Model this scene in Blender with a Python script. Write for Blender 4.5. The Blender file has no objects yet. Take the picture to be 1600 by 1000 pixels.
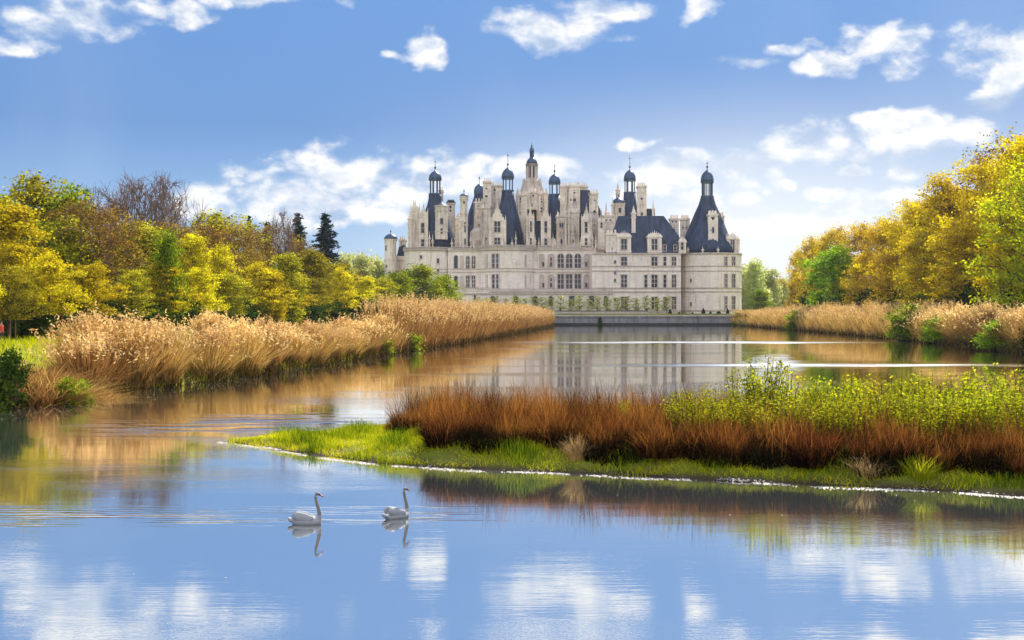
import bpy, math, random
import numpy as np
from math import radians as R, pi, sin, cos, tan, atan, atan2, sqrt

SC = bpy.context.scene
COL = SC.collection
# ------------------------------------------------------------------ camera, sky, sun, exposure
EYE, F = 4.8, 2000.0                     # eye height above the water, focal length in photo pixels
cam = bpy.data.cameras.new("camera")
camo = bpy.data.objects.new("camera", cam); COL.objects.link(camo)
camo.location = (0, 0, EYE); camo.rotation_euler = (R(90), 0, 0)
cam.sensor_width = 36; cam.lens = 36 * F / 1600; cam.shift_y = -17 / 1600
cam.clip_start = 0.5; cam.clip_end = 9000
SC.camera = camo
SUN_AZ, SUN_EL = 27.0, 43.0              # degrees right of the view axis, degrees up
SUN_STRENGTH, SKY_STRENGTH = 5.0, 0.068
SC.view_settings.view_transform = 'Standard'; SC.view_settings.look = 'None'
SC.view_settings.exposure = 0.88; SC.view_settings.gamma = 1.0
SC.cycles.max_bounces = 6; SC.cycles.diffuse_bounces = 3; SC.cycles.glossy_bounces = 3
SC.cycles.transmission_bounces = 4; SC.cycles.volume_bounces = 0; SC.cycles.transparent_max_bounces = 8
SC.cycles.caustics_reflective = False; SC.cycles.caustics_refractive = False
SC.cycles.sample_clamp_indirect = 4.0

sl = bpy.data.lights.new("sun", 'SUN'); slo = bpy.data.objects.new("sun", sl); COL.objects.link(slo)
sl.energy = SUN_STRENGTH; sl.angle = R(0.5); sl.color = (1.0, 0.93, 0.82)
slo.rotation_euler = (R(90 - SUN_EL), 0, R(180 - SUN_AZ))

class Nodes:
    def __init__(s, tree):
        s.t = tree; s.n = tree.nodes; s.l = tree.links
    def put(s, sock, v):
        if isinstance(v, bpy.types.NodeSocket): s.l.new(v, sock)
        elif v is not None:
            try: sock.default_value = v
            except Exception: sock.default_value = (*v, 1.0)
    def new(s, kind, **props):
        n = s.n.new(kind)
        for k, v in props.items(): setattr(n, k, v)
        return n
    def m(s, op, a, b=None, c=None, clamp=False):
        n = s.new('ShaderNodeMath', operation=op, use_clamp=clamp)
        for i, v in enumerate((a, b, c)): s.put(n.inputs[i], v)
        return n.outputs[0]
    def vm(s, op, a, b=None, c=None):
        n = s.new('ShaderNodeVectorMath', operation=op)
        for i, v in enumerate((a, b, c)): s.put(n.inputs[i], v)
        return n.outputs['Value'] if op in ('DOT_PRODUCT', 'LENGTH', 'DISTANCE') else n.outputs['Vector']
    def mix(s, f, a, b, blend='MIX'):
        n = s.new('ShaderNodeMix', data_type='RGBA', blend_type=blend)
        s.put(n.inputs[0], f); s.put(n.inputs[6], a); s.put(n.inputs[7], b)
        return n.outputs[2]
    def noise(s, vec, scale, detail=4, rough=0.5, dist=0.0):
        n = s.new('ShaderNodeTexNoise'); s.put(n.inputs['Vector'], vec)
        n.inputs['Scale'].default_value = scale; n.inputs['Detail'].default_value = detail
        n.inputs['Roughness'].default_value = rough; n.inputs['Distortion'].default_value = dist
        return n.outputs[0]
    def ramp(s, fac, stops, interp='LINEAR'):
        n = s.new('ShaderNodeValToRGB'); s.put(n.inputs[0], fac); cr = n.color_ramp; cr.interpolation = interp
        while len(cr.elements) < len(stops): cr.elements.new(0.5)
        for e, (p, c) in zip(cr.elements, stops):
            e.position = p; e.color = (*c, 1) if len(c) == 3 else c
        return n.outputs[0]
    def step(s, v, a, b):
        n = s.new('ShaderNodeMapRange', interpolation_type='SMOOTHSTEP')
        s.put(n.inputs[0], v); n.inputs[1].default_value = a; n.inputs[2].default_value = b
        return n.outputs[0]
    def scale_vec(s, vec, x, y, z):
        return s.vm('MULTIPLY', vec, (x, y, z))

def az_el(px, py):
    az = atan((px - 800) / F); return az, atan((483 - py) / F * cos(az))

def build_world():
    w = bpy.data.worlds.new("World"); SC.world = w; w.use_nodes = True
    t = w.node_tree; t.nodes.clear(); N = Nodes(t)
    sky = N.new('ShaderNodeTexSky', sky_type='NISHITA', sun_disc=False)
    sky.sun_elevation = R(SUN_EL); sky.sun_rotation = R(SUN_AZ)
    sky.air_density = 1.0; sky.dust_density = 0.4; sky.ozone_density = 2.5
    base = N.mix(1.0, sky.outputs[0], (SKY_STRENGTH,) * 3, 'MULTIPLY')
    d = N.new('ShaderNodeTexCoord').outputs['Generated']
    sep = N.new('ShaderNodeSeparateXYZ'); N.put(sep.inputs[0], d)
    az = N.m('ARCTAN2', sep.outputs[0], sep.outputs[1]); el = N.m('ARCSINE', sep.outputs[2])
    cv = N.new('ShaderNodeCombineXYZ'); N.put(cv.inputs[0], az); N.put(cv.inputs[1], el)
    uv = cv.outputs[0]
    # blue of this sky, whitening towards the horizon below the sun
    front = N.step(N.m('ABSOLUTE', N.m('SUBTRACT', az, 0.20)), 1.3, 0.0)
    low = N.step(el, 0.20, 0.035)
    glow = N.m('MULTIPLY', N.m('MULTIPLY', N.step(N.m('ABSOLUTE', N.m('SUBTRACT', az, 0.19)), 0.36, 0.0), low), 0.92)
    hi = N.ramp(el, [(0.0, (0.46, 0.64, 0.86)), (0.07, (0.20, 0.40, 0.72)), (0.14, (0.080, 0.235, 0.57)), (0.26, (0.11, 0.29, 0.65)), (0.9, (0.14, 0.32, 0.68))])
    base = N.mix(0.80, base, N.mix(1.0, hi, (0.55, 0.56, 0.585), 'MULTIPLY'))
    base = N.mix(glow, base, (0.53, 0.55, 0.57))
    veil = N.m('MULTIPLY', N.step(N.noise(N.vm('MULTIPLY_ADD', uv, (3.2, 1.3, 1.0), (4.0, 2.0, 0)), 1.6, 4, 0.5), 0.40, 0.72), 0.14)
    base = N.mix(veil, base, (0.40, 0.46, 0.54))
    # clouds
    ell = [(110, 35, 115, 30), (230, 22, 105, 24), (400, 2, 130, 16), (15, 66, 60, 18), (662, 68, 34, 34), (620, 88, 30, 8),
           (865, 48, 115, 38), (960, 14, 95, 22), (1092, 12, 34, 22), (1165, 98, 55, 13), (1232, 74, 48, 15), (1290, 108, 48, 27), (1392, 72, 72, 42), (1400, 112, 36, 24),
           (1585, 112, 46, 44), (1550, 165, 68, 17), (1248, 222, 72, 32), (1365, 186, 40, 17), (1440, 215, 105, 38), (1500, 195, 60, 22),
           (395, 300, 125, 52), (325, 305, 60, 34), (530, 275, 110, 55), (635, 290, 105, 54), (720, 275, 85, 46), (875, 258, 48, 24), (800, 275, 60, 34), (480, 320, 150, 45),
           (1095, 268, 125, 36), (1015, 285, 80, 34), (1375, 306, 75, 22), (1218, 282, 30, 12), (1425, 262, 50, 17), (1300, 300, 40, 16), (1345, 262, 26, 8), (990, 226, 40, 12), (1130, 340, 170, 40),
           (560, 340, 130, 22), (-250, 80, 200, 60), (-150, -60, 120, 30), (300, -60, 90, 30), (880, -75, 150, 42), (680, -60, 26, 40), (130, -45, 110, 45), (1150, -60, 60, 30), (1350, -70, 130, 45), (1700, 60, 200, 60), (1600, -80, 90, 50), (1290, 340, 90, 25)]
    warp = N.noise(uv, 9.0, 3, 0.5)
    wn = N.new('ShaderNodeTexNoise'); N.put(wn.inputs['Vector'], uv); wn.inputs['Scale'].default_value = 22; wn.inputs['Detail'].default_value = 4
    off = N.vm('MULTIPLY', N.vm('SUBTRACT', wn.outputs[1], (0.5, 0.5, 0.5)), (0.045, 0.03, 0))
    uw = N.vm('ADD', uv, off)
    dmin = None
    for (px, py, rx, ry) in ell:
        a, e = az_el(px, py); ix, iy = F / rx, F / ry
        q = N.vm('MULTIPLY_ADD', uw, (ix, iy, 0), (-a * ix, -e * iy, 0))
        dd = N.vm('DOT_PRODUCT', q, q)
        dmin = dd if dmin is None else N.m('SMOOTH_MIN', dmin, dd, 0.35)
    shape = N.m('MAXIMUM', N.m('SUBTRACT', 1.0, dmin), -1.3)
    sh_ = N.new('ShaderNodeCombineXYZ'); N.put(sh_.inputs[0], N.m('MULTIPLY_ADD', el, 0.5, az)); N.put(sh_.inputs[1], N.m('MULTIPLY', N.m('MULTIPLY_ADD', az, -0.16, el), 1.55)); cuv = sh_.outputs[0]
    fbm = N.noise(cuv, 19.0, 9, 0.53, 0.25)
    fine = N.noise(cuv, 75.0, 7, 0.62, 0.3)
    up = N.noise(N.vm('ADD', cuv, (0.006, 0.022, 0)), 19.0, 9, 0.53, 0.25)
    vo = N.new('ShaderNodeTexVoronoi', feature='SMOOTH_F1'); vo.inputs['Scale'].default_value = 34.0; vo.inputs['Smoothness'].default_value = 0.35; N.put(vo.inputs['Vector'], N.vm('ADD', cuv, N.vm('MULTIPLY', off, (0.5, 0.5, 0))))
    puff = N.m('MULTIPLY', N.m('SUBTRACT', 0.42, vo.outputs['Distance']), 1.3)
    wide = N.noise(N.scale_vec(uv, 1.0, 1.6, 1.0), 3.2, 7, 0.6)
    away = N.m('MAXIMUM', N.step(N.m('ABSOLUTE', az), 0.50, 0.70), N.step(el, 0.30, 0.46))
    rear = N.m('MULTIPLY', N.step(N.m('ABSOLUTE', az), 1.3, 2.2), 0.9)  # extra unseen cloud cover behind the camera, added for fill light
    generic = N.m('MULTIPLY', away, N.m('ADD', rear, N.m('MULTIPLY_ADD', N.m('SUBTRACT', wide, 0.47), 9.0, 0.75)))
    dens = N.m('ADD', N.m('ADD', N.m('MULTIPLY', shape, 1.15), N.m('MULTIPLY', N.m('SUBTRACT', fbm, 0.50), 3.3)),
               N.m('ADD', generic, N.m('ADD', puff, N.m('MULTIPLY', N.m('SUBTRACT', fine, 0.5), 1.5))))
    alpha = N.m('MULTIPLY', N.m('POWER', N.step(dens, -0.30, 1.15), 1.15), 0.97)
    relief = N.m('MULTIPLY_ADD', N.m('SUBTRACT', fbm, up), 4.6, 0.72, clamp=True)
    thick = N.m('MULTIPLY', N.step(dens, 0.5, 1.7), N.step(N.noise(cuv, 11.0, 4, 0.5), 0.36, 0.60))
    shade = N.m('SUBTRACT', relief, N.m('SUBTRACT', N.m('MULTIPLY', thick, 0.62), N.m('MULTIPLY', puff, 0.30)), clamp=True)
    ccol = N.ramp(shade, [(0.0, (0.24, 0.31, 0.43)), (0.42, (0.40, 0.44, 0.51)), (0.80, (0.59, 0.585, 0.57))])
    rear_fill = N.m('MULTIPLY_ADD', N.step(N.m('ABSOLUTE', az), 1.1, 2.2), 2.4, 1.0)     # unseen clouds behind the camera, brightened as fill for the castle front
    ccol = N.vm('SCALE', ccol); sc_n = ccol.node; N.put(sc_n.inputs['Scale'], rear_fill); ccol = N.mix(N.step(N.m('ABSOLUTE', az), 1.1, 2.4), ccol, N.vm('MULTIPLY', ccol, (1.0, 0.93, 0.86)))
    ccol = N.mix(N.m('MULTIPLY', glow, 0.85), ccol, (0.58, 0.58, 0.57)); out = N.mix(alpha, base, ccol)
    bg = N.new('ShaderNodeBackground'); N.put(bg.inputs[0], out); bg.inputs[1].default_value = 1.0
    o = N.new('ShaderNodeOutputWorld'); N.l.new(bg.outputs[0], o.inputs[0])
build_world()

# ------------------------------------------------------------------ helpers
RNG = np.random.default_rng(7)
random.seed(7)
def X(px, Y): return (px - 800) * Y / F
def Z(py, Y): return EYE + (483 - py) * Y / F
def ywater(py): return EYE * F / (py - 483)

class MB:
    """collects faces; build() links them as ONE mesh object"""
    def __init__(s): s.v = []; s.f = []
    def add(s, vs, fs):
        b = len(s.v); s.v += [tuple(map(float, v)) for v in vs]; s.f += [tuple(b + i for i in f) for f in fs]
    def box(s, x0, x1, y0, y1, z0, z1):
        s.add([(x0, y0, z0), (x1, y0, z0), (x1, y1, z0), (x0, y1, z0), (x0, y0, z1), (x1, y0, z1), (x1, y1, z1), (x0, y1, z1)],
              [(0, 3, 2, 1), (4, 5, 6, 7), (0, 1, 5, 4), (1, 2, 6, 5), (2, 3, 7, 6), (3, 0, 4, 7)])
    def frustum(s, a, b, z0, z1):
        """a, b = (x0, x1, y0, y1) at z0 and at z1"""
        q = lambda r, z: [(r[0], r[2], z), (r[1], r[2], z), (r[1], r[3], z), (r[0], r[3], z)]
        s.add(q(a, z0) + q(b, z1), [(0, 3, 2, 1), (4, 5, 6, 7), (0, 1, 5, 4), (1, 2, 6, 5), (2, 3, 7, 6), (3, 0, 4, 7)])
    def prism(s, pts, y0, y1):
        n = len(pts); vs = [(x, y0, z) for x, z in pts] + [(x, y1, z) for x, z in pts]
        s.add(vs, [tuple(range(n)), tuple(range(2 * n - 1, n - 1, -1))] + [(i, i + n, (i + 1) % n + n, (i + 1) % n) for i in range(n)])
    def lathe(s, cx, cy, prof, n=24, cap0=True, cap1=True):
        vs, fs = [], []
        for r, z in prof:
            for k in range(n):
                a = 2 * pi * k / n; vs.append((cx + r * sin(a), cy - r * cos(a), z))
        for i in range(len(prof) - 1):
            for k in range(n):
                k2 = (k + 1) % n; fs.append((i * n + k, i * n + k2, (i + 1) * n + k2, (i + 1) * n + k))
        if cap0: fs.append(tuple(range(n - 1, -1, -1)))
        if cap1: fs.append(tuple((len(prof) - 1) * n + k for k in range(n)))
        s.add(vs, fs)
    def obox(s, cx, cy, ang, w, d, z0, z1, w1=None, d1=None):
        """box of width w, depth d around (cx, cy) turned by ang about z"""
        ca, sa = cos(ang), sin(ang)
        def ring(w, d, z): return [(cx + u * ca - v * sa, cy + u * sa + v * ca, z) for u, v in ((-w/2, -d/2), (w/2, -d/2), (w/2, d/2), (-w/2, d/2))]
        s.add(ring(w, d, z0) + ring(w1 or w, d1 or d, z1), [(0, 3, 2, 1), (4, 5, 6, 7), (0, 1, 5, 4), (1, 2, 6, 5), (2, 3, 7, 6), (3, 0, 4, 7)])
    def tube(s, pts, rad, n=6):
        vs, fs = [], []
        for i, p in enumerate(pts):
            p = np.array(p, float); q = np.array(pts[min(i + 1, len(pts) - 1)], float) - np.array(pts[max(i - 1, 0)], float)
            q /= np.linalg.norm(q) + 1e-9
            u = np.cross(q, (0, 0, 1) if abs(q[2]) < .9 else (1, 0, 0)); u /= np.linalg.norm(u); w = np.cross(q, u)
            for k in range(n):
                a = 2 * pi * k / n; vs.append(tuple(p + rad[i] * (cos(a) * u + sin(a) * w)))
        for i in range(len(pts) - 1):
            for k in range(n):
                k2 = (k + 1) % n; fs.append((i * n + k, i * n + k2, (i + 1) * n + k2, (i + 1) * n + k))
        fs.append(tuple(range(n - 1, -1, -1))); fs.append(tuple((len(pts) - 1) * n + k for k in range(n)))
        s.add(vs, fs)
    def build(s, name, mat, parent=None, off=(0, 0, 0), smooth=False):
        me = bpy.data.meshes.new(name)
        me.from_pydata([(x - off[0], y - off[1], z - off[2]) for x, y, z in s.v], [], s.f)
        me.materials.append(mat)
        if smooth: me.polygons.foreach_set('use_smooth', [True] * len(me.polygons))
        me.update()
        return link(name, me, parent)

def link(name, me, parent=None):
    o = bpy.data.objects.new(name, me); COL.objects.link(o)
    if parent: o.parent = parent
    return o
def np_mesh(name, V, Fq, mats, tint=None, midx=None):
    """V (n,3), Fq (m,4) or (m,3) index array, tint per vertex, midx per face"""
    me = bpy.data.meshes.new(name); V = np.asarray(V, np.float32); Fq = np.asarray(Fq, np.int32); k = Fq.shape[1]
    me.vertices.add(len(V)); me.vertices.foreach_set('co', V.ravel())
    me.loops.add(Fq.size); me.loops.foreach_set('vertex_index', Fq.ravel())
    me.polygons.add(len(Fq)); me.polygons.foreach_set('loop_start', np.arange(0, Fq.size, k, dtype=np.int32))
    for m in mats: me.materials.append(m)
    if midx is not None: me.polygons.foreach_set('material_index', np.asarray(midx, np.int32))
    if tint is not None:
        a = me.attributes.new('tint', 'FLOAT', 'POINT'); a.data.foreach_set('value', np.asarray(tint, np.float32))
    me.update(calc_edges=True); me.validate()
    return me
def tag(o, label=None, cat=None, group=None, kind=None):
    if label: o['label'] = label
    if cat: o['category'] = cat
    if group: o['group'] = group
    if kind: o['kind'] = kind
    return o
def empty(name, loc, label=None, cat=None, group=None, rz=0.0):
    o = bpy.data.objects.new(name, None); COL.objects.link(o); o.location = loc; o.rotation_euler = (0, 0, rz)
    return tag(o, label, cat, group)
KIDS = {}
def dup(root, name=None):
    """copy of a thing with its parts and sub-parts"""
    c = root.copy(); COL.objects.link(c)
    for ch in root.children:
        d = ch.copy(); COL.objects.link(d); d.parent = c
        for g in ch.children:
            e = g.copy(); COL.objects.link(e); e.parent = d
    return c
ORD = ("first second third fourth fifth sixth seventh eighth ninth tenth eleventh twelfth thirteenth fourteenth fifteenth sixteenth "
       "seventeenth eighteenth nineteenth twentieth twenty-first twenty-second twenty-third twenty-fourth twenty-fifth twenty-sixth").split()

# ------------------------------------------------------------------ materials
def material(name):
    m = bpy.data.materials.new(name); m.use_nodes = True; m.node_tree.nodes.clear()
    N = Nodes(m.node_tree); out = N.new('ShaderNodeOutputMaterial'); return m, N, out
def principled(N, out, col, rough=0.8, spec=0.3, normal=None, **kw):
    b = N.new('ShaderNodeBsdfPrincipled'); N.put(b.inputs['Base Color'], col); N.put(b.inputs['Roughness'], rough)
    b.inputs['Specular IOR Level'].default_value = spec
    if normal is not None: N.put(b.inputs['Normal'], normal)
    N.l.new(b.outputs[0], out.inputs[0]); return b
def bump(N, h, strength, dist=0.1):
    b = N.new('ShaderNodeBump'); b.inputs['Strength'].default_value = strength; b.inputs['Distance'].default_value = dist
    N.put(b.inputs['Height'], h); return b.outputs[0]
def coords(N): return N.new('ShaderNodeTexCoord').outputs['Object']
def mat_noise(name, a, b, scale=3.0, rough=0.8, spec=0.3, bumps=0.3, detail=6, stretch=(1, 1, 1), c=None):
    m, N, o = material(name); co = N.scale_vec(coords(N), *stretch); n = N.noise(co, scale, detail, 0.6)
    stops = [(0.32, a), (0.66, b)] if c is None else [(0.28, a), (0.5, b), (0.72, c)]
    principled(N, o, N.ramp(n, stops), rough, spec, bump(N, n, bumps, 0.05)); return m
def mat_stone(name, a, b, dirt, dirt_amt=0.55):
    m, N, o = material(name); co = coords(N)
    n = N.noise(co, 0.35, 8, 0.65); f = N.noise(co, 2.4, 5, 0.6)
    streak = N.noise(N.scale_vec(co, 1.1, 1.1, 0.10), 1.0, 6, 0.65)
    br = N.new('ShaderNodeTexBrick'); N.put(br.inputs['Vector'], N.vm('MULTIPLY', N.new('ShaderNodeCombineXYZ').outputs[0], (1, 1, 1)))
    sp = N.new('ShaderNodeSeparateXYZ'); N.put(sp.inputs[0], co); cb = br.inputs['Vector'].links[0].from_node.inputs[0].links[0].from_node
    N.put(cb.inputs[0], N.m('ADD', sp.outputs[0], N.m('MULTIPLY', sp.outputs[1], 0.8))); N.put(cb.inputs[1], sp.outputs[2])
    br.inputs['Scale'].default_value = 1.0; br.inputs['Brick Width'].default_value = 1.1; br.inputs['Row Height'].default_value = 0.5
    br.inputs['Mortar Size'].default_value = 0.018; br.inputs['Color1'].default_value = (0.93, 0.93, 0.93, 1); br.inputs['Color2'].default_value = (1.06, 1.04, 1.0, 1); br.inputs['Mortar'].default_value = (0.72, 0.70, 0.68, 1)
    c = N.ramp(n, [(0.3, a), (0.7, b)])
    c = N.mix(N.m('MULTIPLY', N.step(streak, 0.50, 0.72), dirt_amt), c, dirt)
    c = N.mix(N.m('MULTIPLY', N.step(f, 0.52, 0.75), 0.30), c, dirt)
    c = N.mix(1.0, c, br.outputs[0], 'MULTIPLY')
    principled(N, o, c, 0.85, 0.2, bump(N, f, 0.35, 0.06)); return m
def mat_leaf(name, dark, mid, light, trans=0.55, hue=0.03):
    """leaf colour varies from clump to clump and tree to tree; leaves let light through"""
    m, N, o = material(name)
    at = N.new('ShaderNodeAttribute', attribute_name='tint'); oi = N.new('ShaderNodeObjectInfo')
    v = N.m('ADD', N.m('MULTIPLY', at.outputs['Fac'], 0.86), N.m('MULTIPLY', oi.outputs['Random'], 0.14))
    c = N.ramp(v, [(0.12, dark), (0.5, mid), (0.9, light)])
    hs = N.new('ShaderNodeHueSaturation'); N.put(hs.inputs['Color'], c)
    N.put(hs.inputs['Hue'], N.m('MULTIPLY_ADD', oi.outputs['Random'], hue, 0.5 - hue / 2)); N.put(hs.inputs['Value'], N.m('MULTIPLY_ADD', oi.outputs['Random'], 0.3, 0.85))
    d = N.new('ShaderNodeBsdfDiffuse'); t = N.new('ShaderNodeBsdfTranslucent'); N.put(d.inputs[0], hs.outputs[0]); N.put(t.inputs[0], hs.outputs[0])
    mx = N.new('ShaderNodeMixShader'); mx.inputs[0].default_value = trans; N.l.new(d.outputs[0], mx.inputs[1]); N.l.new(t.outputs[0], mx.inputs[2])
    N.l.new(mx.outputs[0], o.inputs[0]); return m

MT = {}
MT['stone'] = mat_stone('pale_limestone', (0.72, 0.62, 0.54), (0.90, 0.80, 0.71), (0.42, 0.35, 0.32), 0.65)
MT['stone_ornate'] = mat_stone('weathered_limestone', (0.58, 0.49, 0.41), (0.88, 0.77, 0.66), (0.17, 0.14, 0.13), 0.95)
MT['trim'] = mat_stone('grey_trim_stone', (0.46, 0.38, 0.34), (0.64, 0.54, 0.47), (0.22, 0.18, 0.17))
MT['quay'] = mat_stone('quay_stone', (0.20, 0.20, 0.21), (0.34, 0.33, 0.33), (0.08, 0.08, 0.09), 0.8)
MT['slate'] = mat_noise('blue_slate', (0.004, 0.008, 0.023), (0.036, 0.055, 0.108), 0.7, 0.55, 0.35, 0.3, 9, (1.2, 1.2, 0.16))
MT['lead'] = mat_noise('dark_lead', (0.02, 0.04, 0.09), (0.05, 0.09, 0.17), 1.5, 0.4, 0.5, 0.1)
MT['glass'] = mat_noise('dark_window_glass', (0.010, 0.014, 0.03), (0.03, 0.035, 0.06), 0.6, 0.15, 0.5, 0.0)
MT['iron'] = mat_noise('dark_iron', (0.02, 0.02, 0.025), (0.05, 0.05, 0.05), 3, 0.5)
MT['bark'] = mat_noise('brown_bark', (0.035, 0.024, 0.016), (0.12, 0.085, 0.06), 4, 0.9, 0.1, 0.6, 6, (1, 1, 0.2))
MT['bark_pale'] = mat_noise('reddish_twig_bark', (0.13, 0.08, 0.065), (0.26, 0.17, 0.13), 4, 0.9, 0.1, 0.4)
MT['wood'] = mat_noise('weathered_wood', (0.16, 0.09, 0.04), (0.32, 0.19, 0.09), 3, 0.8, 0.2, 0.3, 6, (1, 1, 0.15))
MT['leaf_lime'] = mat_leaf('lime_yellow_leaf', (0.22, 0.17, 0.010), (0.55, 0.44, 0.012), (0.88, 0.74, 0.02))
MT['leaf_oak'] = mat_leaf('golden_oak_leaf', (0.26, 0.16, 0.008), (0.64, 0.49, 0.010), (0.92, 0.80, 0.018))
MT['leaf_amber'] = mat_leaf('amber_leaf', (0.26, 0.15, 0.010), (0.58, 0.40, 0.016), (0.82, 0.63, 0.03))
MT['leaf_brown'] = mat_leaf('brown_bud_leaf', (0.12, 0.070, 0.016), (0.29, 0.18, 0.030), (0.56, 0.45, 0.03))
MT['leaf_green'] = mat_leaf('fresh_green_leaf', (0.045, 0.10, 0.008), (0.22, 0.34, 0.012), (0.48, 0.58, 0.02))
MT['leaf_fresh'] = mat_leaf('fresh_lime_leaf', (0.14, 0.18, 0.008), (0.50, 0.55, 0.012), (0.80, 0.82, 0.02))
MT['leaf_moss'] = mat_leaf('moss_green_leaf', (0.05, 0.075, 0.008), (0.22, 0.26, 0.014), (0.52, 0.52, 0.025))
MT['shade_blade'] = mat_leaf('sedge_foot_shade', (0.008, 0.007, 0.003), (0.04, 0.026, 0.008), (0.14, 0.10, 0.02), 0.2)  # near-black colour paints the shade at the foot of the sedge
MT['weed'] = mat_leaf('shade_dark_weed', (0.025, 0.022, 0.008), (0.11, 0.075, 0.02), (0.28, 0.22, 0.04), 0.35)  # weed brown, darkened to paint the shade below the reeds
MT['leaf_olive'] = mat_leaf('olive_leaf', (0.10, 0.10, 0.012), (0.36, 0.33, 0.018), (0.64, 0.56, 0.03))
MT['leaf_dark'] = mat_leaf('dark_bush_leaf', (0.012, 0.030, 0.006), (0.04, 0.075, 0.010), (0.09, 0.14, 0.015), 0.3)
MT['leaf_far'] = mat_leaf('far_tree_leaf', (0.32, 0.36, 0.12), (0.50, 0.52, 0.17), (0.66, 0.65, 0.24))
MT['needle'] = mat_leaf('dark_conifer_needle', (0.010, 0.022, 0.030), (0.028, 0.050, 0.058), (0.06, 0.085, 0.085), 0.15, 0.02)
MT['leaf_sap'] = mat_leaf('pale_sapling_leaf', (0.44, 0.46, 0.06), (0.66, 0.66, 0.12), (0.82, 0.78, 0.22))
MT['leaf_shrub'] = mat_leaf('yellow_green_shrub_leaf', (0.10, 0.12, 0.008), (0.36, 0.40, 0.012), (0.74, 0.64, 0.02))
MT['reed'] = mat_leaf('dry_reed_stem', (0.16, 0.074, 0.018), (0.46, 0.255, 0.066), (0.78, 0.53, 0.18), 0.4, 0.02)
MT['plume'] = mat_leaf('cream_reed_plume', (0.58, 0.33, 0.10), (0.80, 0.54, 0.20), (0.92, 0.72, 0.37), 0.45, 0.015)
MT['sedge'] = mat_leaf('rust_sedge', (0.014, 0.008, 0.004), (0.115, 0.036, 0.009), (0.44, 0.16, 0.032), 0.4, 0.02)
MT['grass'] = mat_leaf('bank_grass', (0.016, 0.085, 0.005), (0.36, 0.40, 0.008), (0.85, 0.72, 0.012), 0.4, 0.02)
MT['foam'] = mat_noise('white_shingle', (0.26, 0.22, 0.19), (0.62, 0.57, 0.53), 6, 0.6, 0.4)

# ------------------------------------------------------------------ terrain and water
CANAL = [(-60, -60), (-46, 10), (-24.5, 61), (-18, 90), (-13.3, 133), (-8.4, 168), (1.0, 255), (10.7, 355), (11.9, 384), (66.2, 384), (65.0, 300), (61.3, 204), (54.9, 137), (50, 100), (48, 60), (52, -60)]
ISLAND = [(-10.6, 46.6), (-8.2, 43.8), (-3.9, 39.4), (1.3, 37.5), (5.4, 36.1), (13.2, 33.0), (30, 27.5), (60, 22), (60, 63), (24, 60), (10, 59), (2, 57), (-4.6, 54.5), (-6.5, 50.5)]
def sdist(P, poly):
    """signed distance of points (n,2) to a polygon, negative inside"""
    P = np.asarray(P, float); d = np.full(len(P), 1e9); ins = np.zeros(len(P), bool); n = len(poly)
    for i in range(n):
        a = np.array(poly[i], float); b = np.array(poly[(i + 1) % n], float); e = b - a
        t = np.clip(((P - a) @ e) / (e @ e), 0, 1); d = np.minimum(d, np.linalg.norm(P - a - t[:, None] * e, axis=1))
        c = ((a[1] > P[:, 1]) != (b[1] > P[:, 1])) & (P[:, 0] < (b[0] - a[0]) * (P[:, 1] - a[1]) / (b[1] - a[1] + 1e-12) + a[0]); ins ^= c
    return np.where(ins, -d, d)
def wob(x, y):
    return 0.5 * np.sin(x * .9 + y * .35) + 0.35 * np.sin(x * 1.9 - y * 0.8 + 1.0) + 0.25 * np.sin(y * 2.3 + x * .3 + 2)
def ss(t): t = np.clip(t, 0, 1); return t * t * (3 - 2 * t)
def height(x, y):
    P = np.stack([x, y], 1); d = sdist(P, CANAL) + 0.35 * wob(x, y) * ss((370 - y) / 10)
    di = sdist(P, ISLAND) + 0.25 * wob(x * 1.3, y * 1.3)
    far = ss((y - 300) / 84)
    bank = np.where(d > 0, 0.9 * ss(d / 3.0) + 1.1 * ss((d - 4) / 16), -1.6 * ss(-d / 3) - 0.05)
    bank = np.where(d > 0, bank * (1 - far) + far * np.maximum(bank, 3.42 * ss(d / np.where(y > 360, .6, 6))), bank)
    isl = np.where(di < 0, 0.03 + (0.16 + 0.41 * ss((x + 6.0) / 4.5)) * ss(-di / 1.7), -1.6 * ss(di / 3) - 0.03)
    return np.where(d < 0, np.maximum(bank, isl), bank)
def hz(x, y): return float(height(np.array([x], float), np.array([y], float))[0])
def axis(a0, a1, step, lo, hi):
    core = list(np.arange(a0, a1 + step / 2, step)); s = step; p = core[0]; q = core[-1]; L, Hh = [], []
    while p > lo: s *= 1.3; p -= s; L.append(p)
    s = step
    while q < hi: s *= 1.3; q += s; Hh.append(q)
    return np.array(L[::-1] + core + Hh)
gx = axis(-80, 110, 0.8, -4500, 4500); gy = axis(5, 400, 1.0, -900, 7500)
XX, YY = np.meshgrid(gx, gy); zz = height(XX.ravel(), YY.ravel())
V = np.stack([XX.ravel(), YY.ravel(), zz], 1); nx, ny = len(gx), len(gy)
ii = (np.arange(ny - 1)[:, None] * nx + np.arange(nx - 1)[None, :]).ravel()
m, N, o = material('meadow_ground'); co = coords(N)
n1 = N.noise(co, 0.08, 6, 0.6); n2 = N.noise(co, 1.4, 6, 0.65)
c = N.ramp(n1, [(0.3, (0.09, 0.13, 0.015)), (0.55, (0.20, 0.22, 0.02)), (0.75, (0.26, 0.22, 0.05))])
c = N.mix(N.m('MULTIPLY', N.step(n2, 0.45, 0.75), 0.6), c, (0.09, 0.06, 0.03))
sp = N.new('ShaderNodeSeparateXYZ'); N.put(sp.inputs[0], co)
c = N.mix(N.step(N.m('ADD', sp.outputs[2], N.m('MULTIPLY', n2, 0.3)), 0.42, 0.14), c, (0.05, 0.036, 0.024))
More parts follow.
